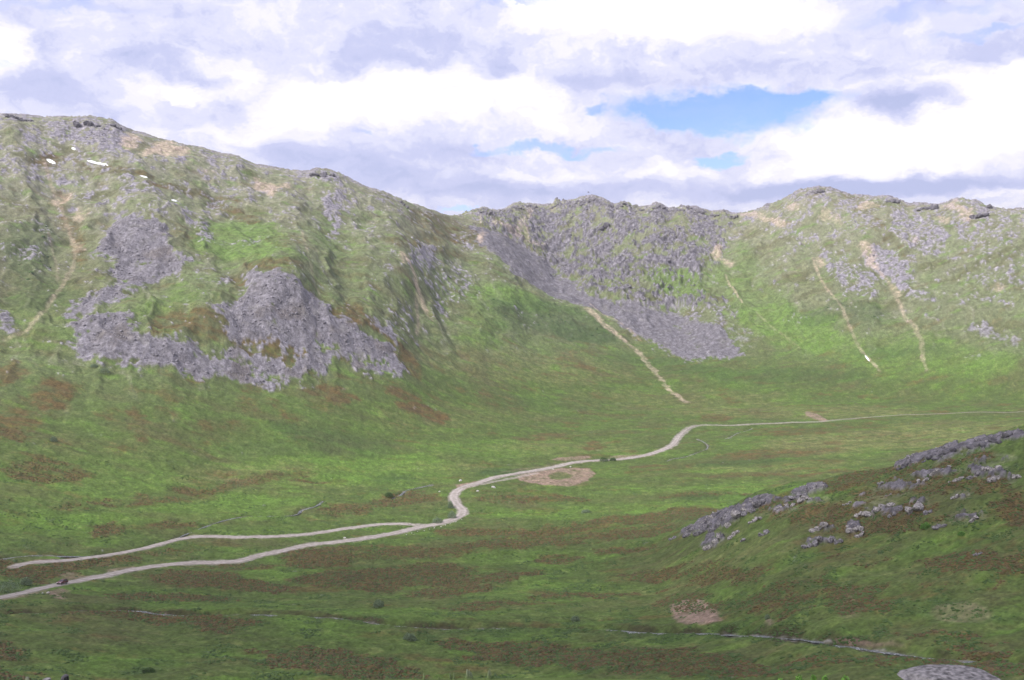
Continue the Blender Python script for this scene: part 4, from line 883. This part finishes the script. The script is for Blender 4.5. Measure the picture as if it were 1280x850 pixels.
# warped sky coordinate for ragged cloud edges
wz = VM('SUBTRACT', noise(P0, 9, 5, .6, True, st=(1, 1.7, 1)), (.5, .5, .5)); P1 = VM('ADD', P0, VM('MULTIPLY', wz, (.085, .055, 0)))
wz2 = VM('SUBTRACT', noise(P0, 34, 5, .62, True, st=(1, 1.4, 1)), (.5, .5, .5)); P2 = VM('ADD', P1, VM('MULTIPLY', wz2, (.045, .032, 0)))
def blobs(items, P):
    acc = None
    for cx, cy, rx, ry, s_ in items:
        a_, sl = ray(cx, cy); e_ = math.atan(float(sl)); ix, iy = FOC/rx, FOC/ry
        d_ = VM('LENGTH', VM('MULTIPLY_ADD', P, (ix, iy, 0), (-float(a_)*ix, -e_*iy, 0)))
        mr = nd(N, 'ShaderNodeMapRange', interpolation_type='SMOOTHSTEP'); mr.inputs[1].default_value = 1.35; mr.inputs[2].default_value = .25; mr.inputs[3].default_value = 0; mr.inputs[4].default_value = s_
        L.new(d_, mr.inputs[0]); acc = mr.outputs[0] if acc is None else M2('ADD', acc, mr.outputs[0])
    return acc
HOLES = [(860,132,110,27,1.15),(940,140,115,28,1.1),(1000,128,50,12,.5),(905,196,40,11,1.4),(572,265,30,6,1.3),(690,186,85,8,.95),(745,132,14,9,.7),(597,187,24,6,.7),(455,162,16,5,.6),(1160,14,110,12,.55),(1235,42,60,7,.5),(95,4,100,10,.55),(640,8,60,10,.6),(10,75,26,8,.35),(860,140,50,12,.5)]
BRI = [(1120,180,120,42,.9),(1225,140,70,45,.9),(1270,100,40,30,.7),(550,112,110,34,.55),(395,130,80,30,.6),(420,118,30,16,.4),(700,150,60,22,.4),(660,115,60,25,.4),(850,12,190,34,.8),(700,20,60,26,.6),(250,92,90,22,.45),(8,55,26,32,.6),(830,215,70,14,.45),(1060,195,50,30,.4),(335,165,60,18,.35),(1250,245,40,8,.5),(560,150,90,18,.25),(670,220,60,10,.25),(1130,110,50,12,.3),(230,112,20,7,.5),(985,218,60,16,.4)]
DRK = [(200,82,70,16,.6),(265,98,30,10,.4),(1150,140,85,26,.85),(1140,238,190,12,.6),(1000,240,120,10,.3),(480,225,150,26,.35),(440,70,50,26,.3),(60,108,70,20,.3),(750,242,220,16,.3),(850,92,160,16,.25),(520,55,60,26,.3),(1240,60,70,20,.25),(560,190,70,14,.25),(160,140,120,14,.2),(640,245,120,14,.2),(380,195,60,16,.3),(620,80,40,14,.25)]
nz = noise(P1, 7, 9, .66, st=(1, 1.9, 1)); nf = noise(P2, 24, 9, .68, st=(1, 1.7, 1)); nb = noise(P0, 2.2, 4, .5, st=(1, 2.2, 1))
h_ = blobs(HOLES, P2)
hz_ = M2('ADD', h_, M2('MULTIPLY', M2('SUBTRACT', nf, .5), 1.7))
# outside the part of the sky the photograph shows, scattered gaps of their own
sd = M2('MULTIPLY', M2('SUBTRACT', nb, .60), 5.0, clamp=True)
far_ = M2('MULTIPLY', M2('GREATER_THAN', M2('ABSOLUTE', azs), .6), 1.0); hi_ = M2('GREATER_THAN', els, .33); oth = M2('MAXIMUM', far_, hi_)
hz_ = M2('ADD', hz_, M2('MULTIPLY', sd, oth))
mr = nd(N, 'ShaderNodeMapRange', interpolation_type='SMOOTHSTEP'); mr.inputs[1].default_value = .12; mr.inputs[2].default_value = 1.25; L.new(hz_, mr.inputs[0]); gap = M2('MULTIPLY', mr.outputs[0], M2('SUBTRACT', 1.28, M2('MULTIPLY', noise(P2, 11, 8, .65, st=(1, 3.2, 1)), .62), clamp=True))
b_ = M2('SUBTRACT', blobs(BRI, P2), blobs(DRK, P1)); b_ = M2('ADD', b_, .57); b_ = M2('ADD', b_, M2('MULTIPLY', M2('SUBTRACT', nz, .5), 1.25)); b_ = M2('ADD', b_, M2('MULTIPLY', M2('SUBTRACT', nf, .5), 1.25))
rp_ = nd(N, 'ShaderNodeValToRGB'); L.new(b_, rp_.inputs[0]); cr = rp_.color_ramp; cr.interpolation = 'EASE'
cr.elements[0].position = 0; cr.elements[0].color = (.46,.51,.78,1); cr.elements[1].position = 1; cr.elements[1].color = (1.0,.99,1.0,1)
for ps, c_ in ((.30, (.57,.60,.86,1)), (.55, (.73,.74,.93,1)), (.78, (.90,.88,.97,1))):
    e_ = cr.elements.new(ps); e_.color = c_
cl = VM('SCALE', rp_.outputs[0], scale=8.0)
blue = VM('MULTIPLY', sky.outputs[0], (.80, .88, 1.55))
mx = nd(N, 'ShaderNodeMix', data_type='RGBA'); L.new(gap, mx.inputs[0]); L.new(cl, mx.inputs[6]); L.new(blue, mx.inputs[7])
# below the horizon: no clouds
mx2 = nd(N, 'ShaderNodeMix', data_type='RGBA'); L.new(M2('LESS_THAN', els, -.05), mx2.inputs[0]); L.new(mx.outputs[2], mx2.inputs[6]); mx2.inputs[7].default_value = (2, 2.4, 1.6, 1)
L.new(mx2.outputs[2], bg.inputs[0])
w.cycles.sampling_method = 'MANUAL'; w.cycles.sample_map_resolution = 512

# an unseen cloud added towards the sun to shade the near valley and knoll
sdir = Vector((math.sin(SUN_AZ)*math.cos(SUN_EL), math.cos(SUN_AZ)*math.cos(SUN_EL), math.sin(SUN_EL)))
def cumulus(cx, cy, rx, ry, alt, seed, label):
    rs = np.random.RandomState(seed); t_ = (alt)/sdir.z; c = Vector((cx, cy, 0))+sdir*t_; Vs, Fs, b = [], [], 0
    for i in range(9):
        a_ = rs.uniform(0, 6.28); r_ = 0 if i == 0 else rs.uniform(.35, .75); f_ = 1 if i == 0 else rs.uniform(.35, .6)
        V, F = ico(5); V = V*(1+.30*fbm(V[:, 0]*1.6+V[:, 2]+i*7, V[:, 1]*1.6-V[:, 2]*.7, 5))[:, None]
        V[:, 2] = np.where(V[:, 2] < 0, V[:, 2]*.18, V[:, 2]*.55)
        V = V*np.array([rx*f_, ry*f_, min(rx, ry)*f_])+np.array([math.cos(a_)*r_*rx, math.sin(a_)*r_*ry, rs.uniform(-10, 10)]); Vs.append(V); Fs.append(F+b); b += len(V)
    o = np_mesh('cloud', np.concatenate(Vs), np.concatenate(Fs), M_CLOUD); o.location = c; tag(o, label, 'cloud', 'clouds above the viewpoint', 'stuff')
M_CLOUD, N2, L2 = mat('cloud'); o = nd(N2, 'ShaderNodeOutputMaterial'); tr = nd(N2, 'ShaderNodeBsdfTransparent'); df = nd(N2, 'ShaderNodeBsdfTranslucent'); df.inputs[0].default_value = (.9,.9,.93,1); ms = nd(N2, 'ShaderNodeMixShader')
n = nd(N2, 'ShaderNodeTexNoise'); n.inputs['Scale'].default_value = .012; n.inputs['Detail'].default_value = 4; g = nd(N2, 'ShaderNodeNewGeometry'); L2.new(g.outputs['Position'], n.inputs['Vector'])
mr = nd(N2, 'ShaderNodeMapRange'); mr.inputs[1].default_value = .35; mr.inputs[2].default_value = .65; mr.inputs[3].default_value = .01; mr.inputs[4].default_value = .17
L2.new(n.outputs['Fac'], mr.inputs[0]); L2.new(mr.outputs[0], ms.inputs[0]); L2.new(tr.outputs[0], ms.inputs[1]); L2.new(df.outputs[0], ms.inputs[2]); L2.new(ms.outputs[0], o.inputs[0])
cumulus(40, 235, 440, 235, 900, 3, 'unseen broad cloud added overhead to shade the near valley')
sl_ = bpy.data.lights.new('sun', 'SUN'); sl_.energy = 4.2; sl_.angle = math.radians(3); sl_.color = (1, .96, .90); so_ = link(bpy.data.objects.new('sun', sl_))
sdir = Vector((math.sin(SUN_AZ)*math.cos(SUN_EL), math.cos(SUN_AZ)*math.cos(SUN_EL), math.sin(SUN_EL))); so_.rotation_euler = sdir.to_track_quat('Z', 'Y').to_euler()
cd = bpy.data.cameras.new('camera'); cam = link(bpy.data.objects.new('camera', cd)); cam.location = (0, 0, CAMZ); cam.rotation_euler = (math.pi/2+PITCH, 0, 0)
cd.sensor_width = 36; cd.lens = 36*FOC/1280; cd.clip_start = .1; cd.clip_end = 30000
sc = bpy.context.scene; sc.camera = cam; sc.view_settings.view_transform = 'Standard'; sc.view_settings.look = 'None'; sc.view_settings.exposure = .47; sc.view_settings.gamma = 1
sc.render.resolution_x = 1024; sc.render.resolution_y = 680
cy = sc.cycles; cy.use_denoising = True; cy.max_bounces = 4; cy.diffuse_bounces = 2; cy.volume_bounces = 0; cy.transparent_max_bounces = 16; cy.use_adaptive_sampling = True; cy.adaptive_threshold = .02
print('done', round(time.time()-T0, 1))
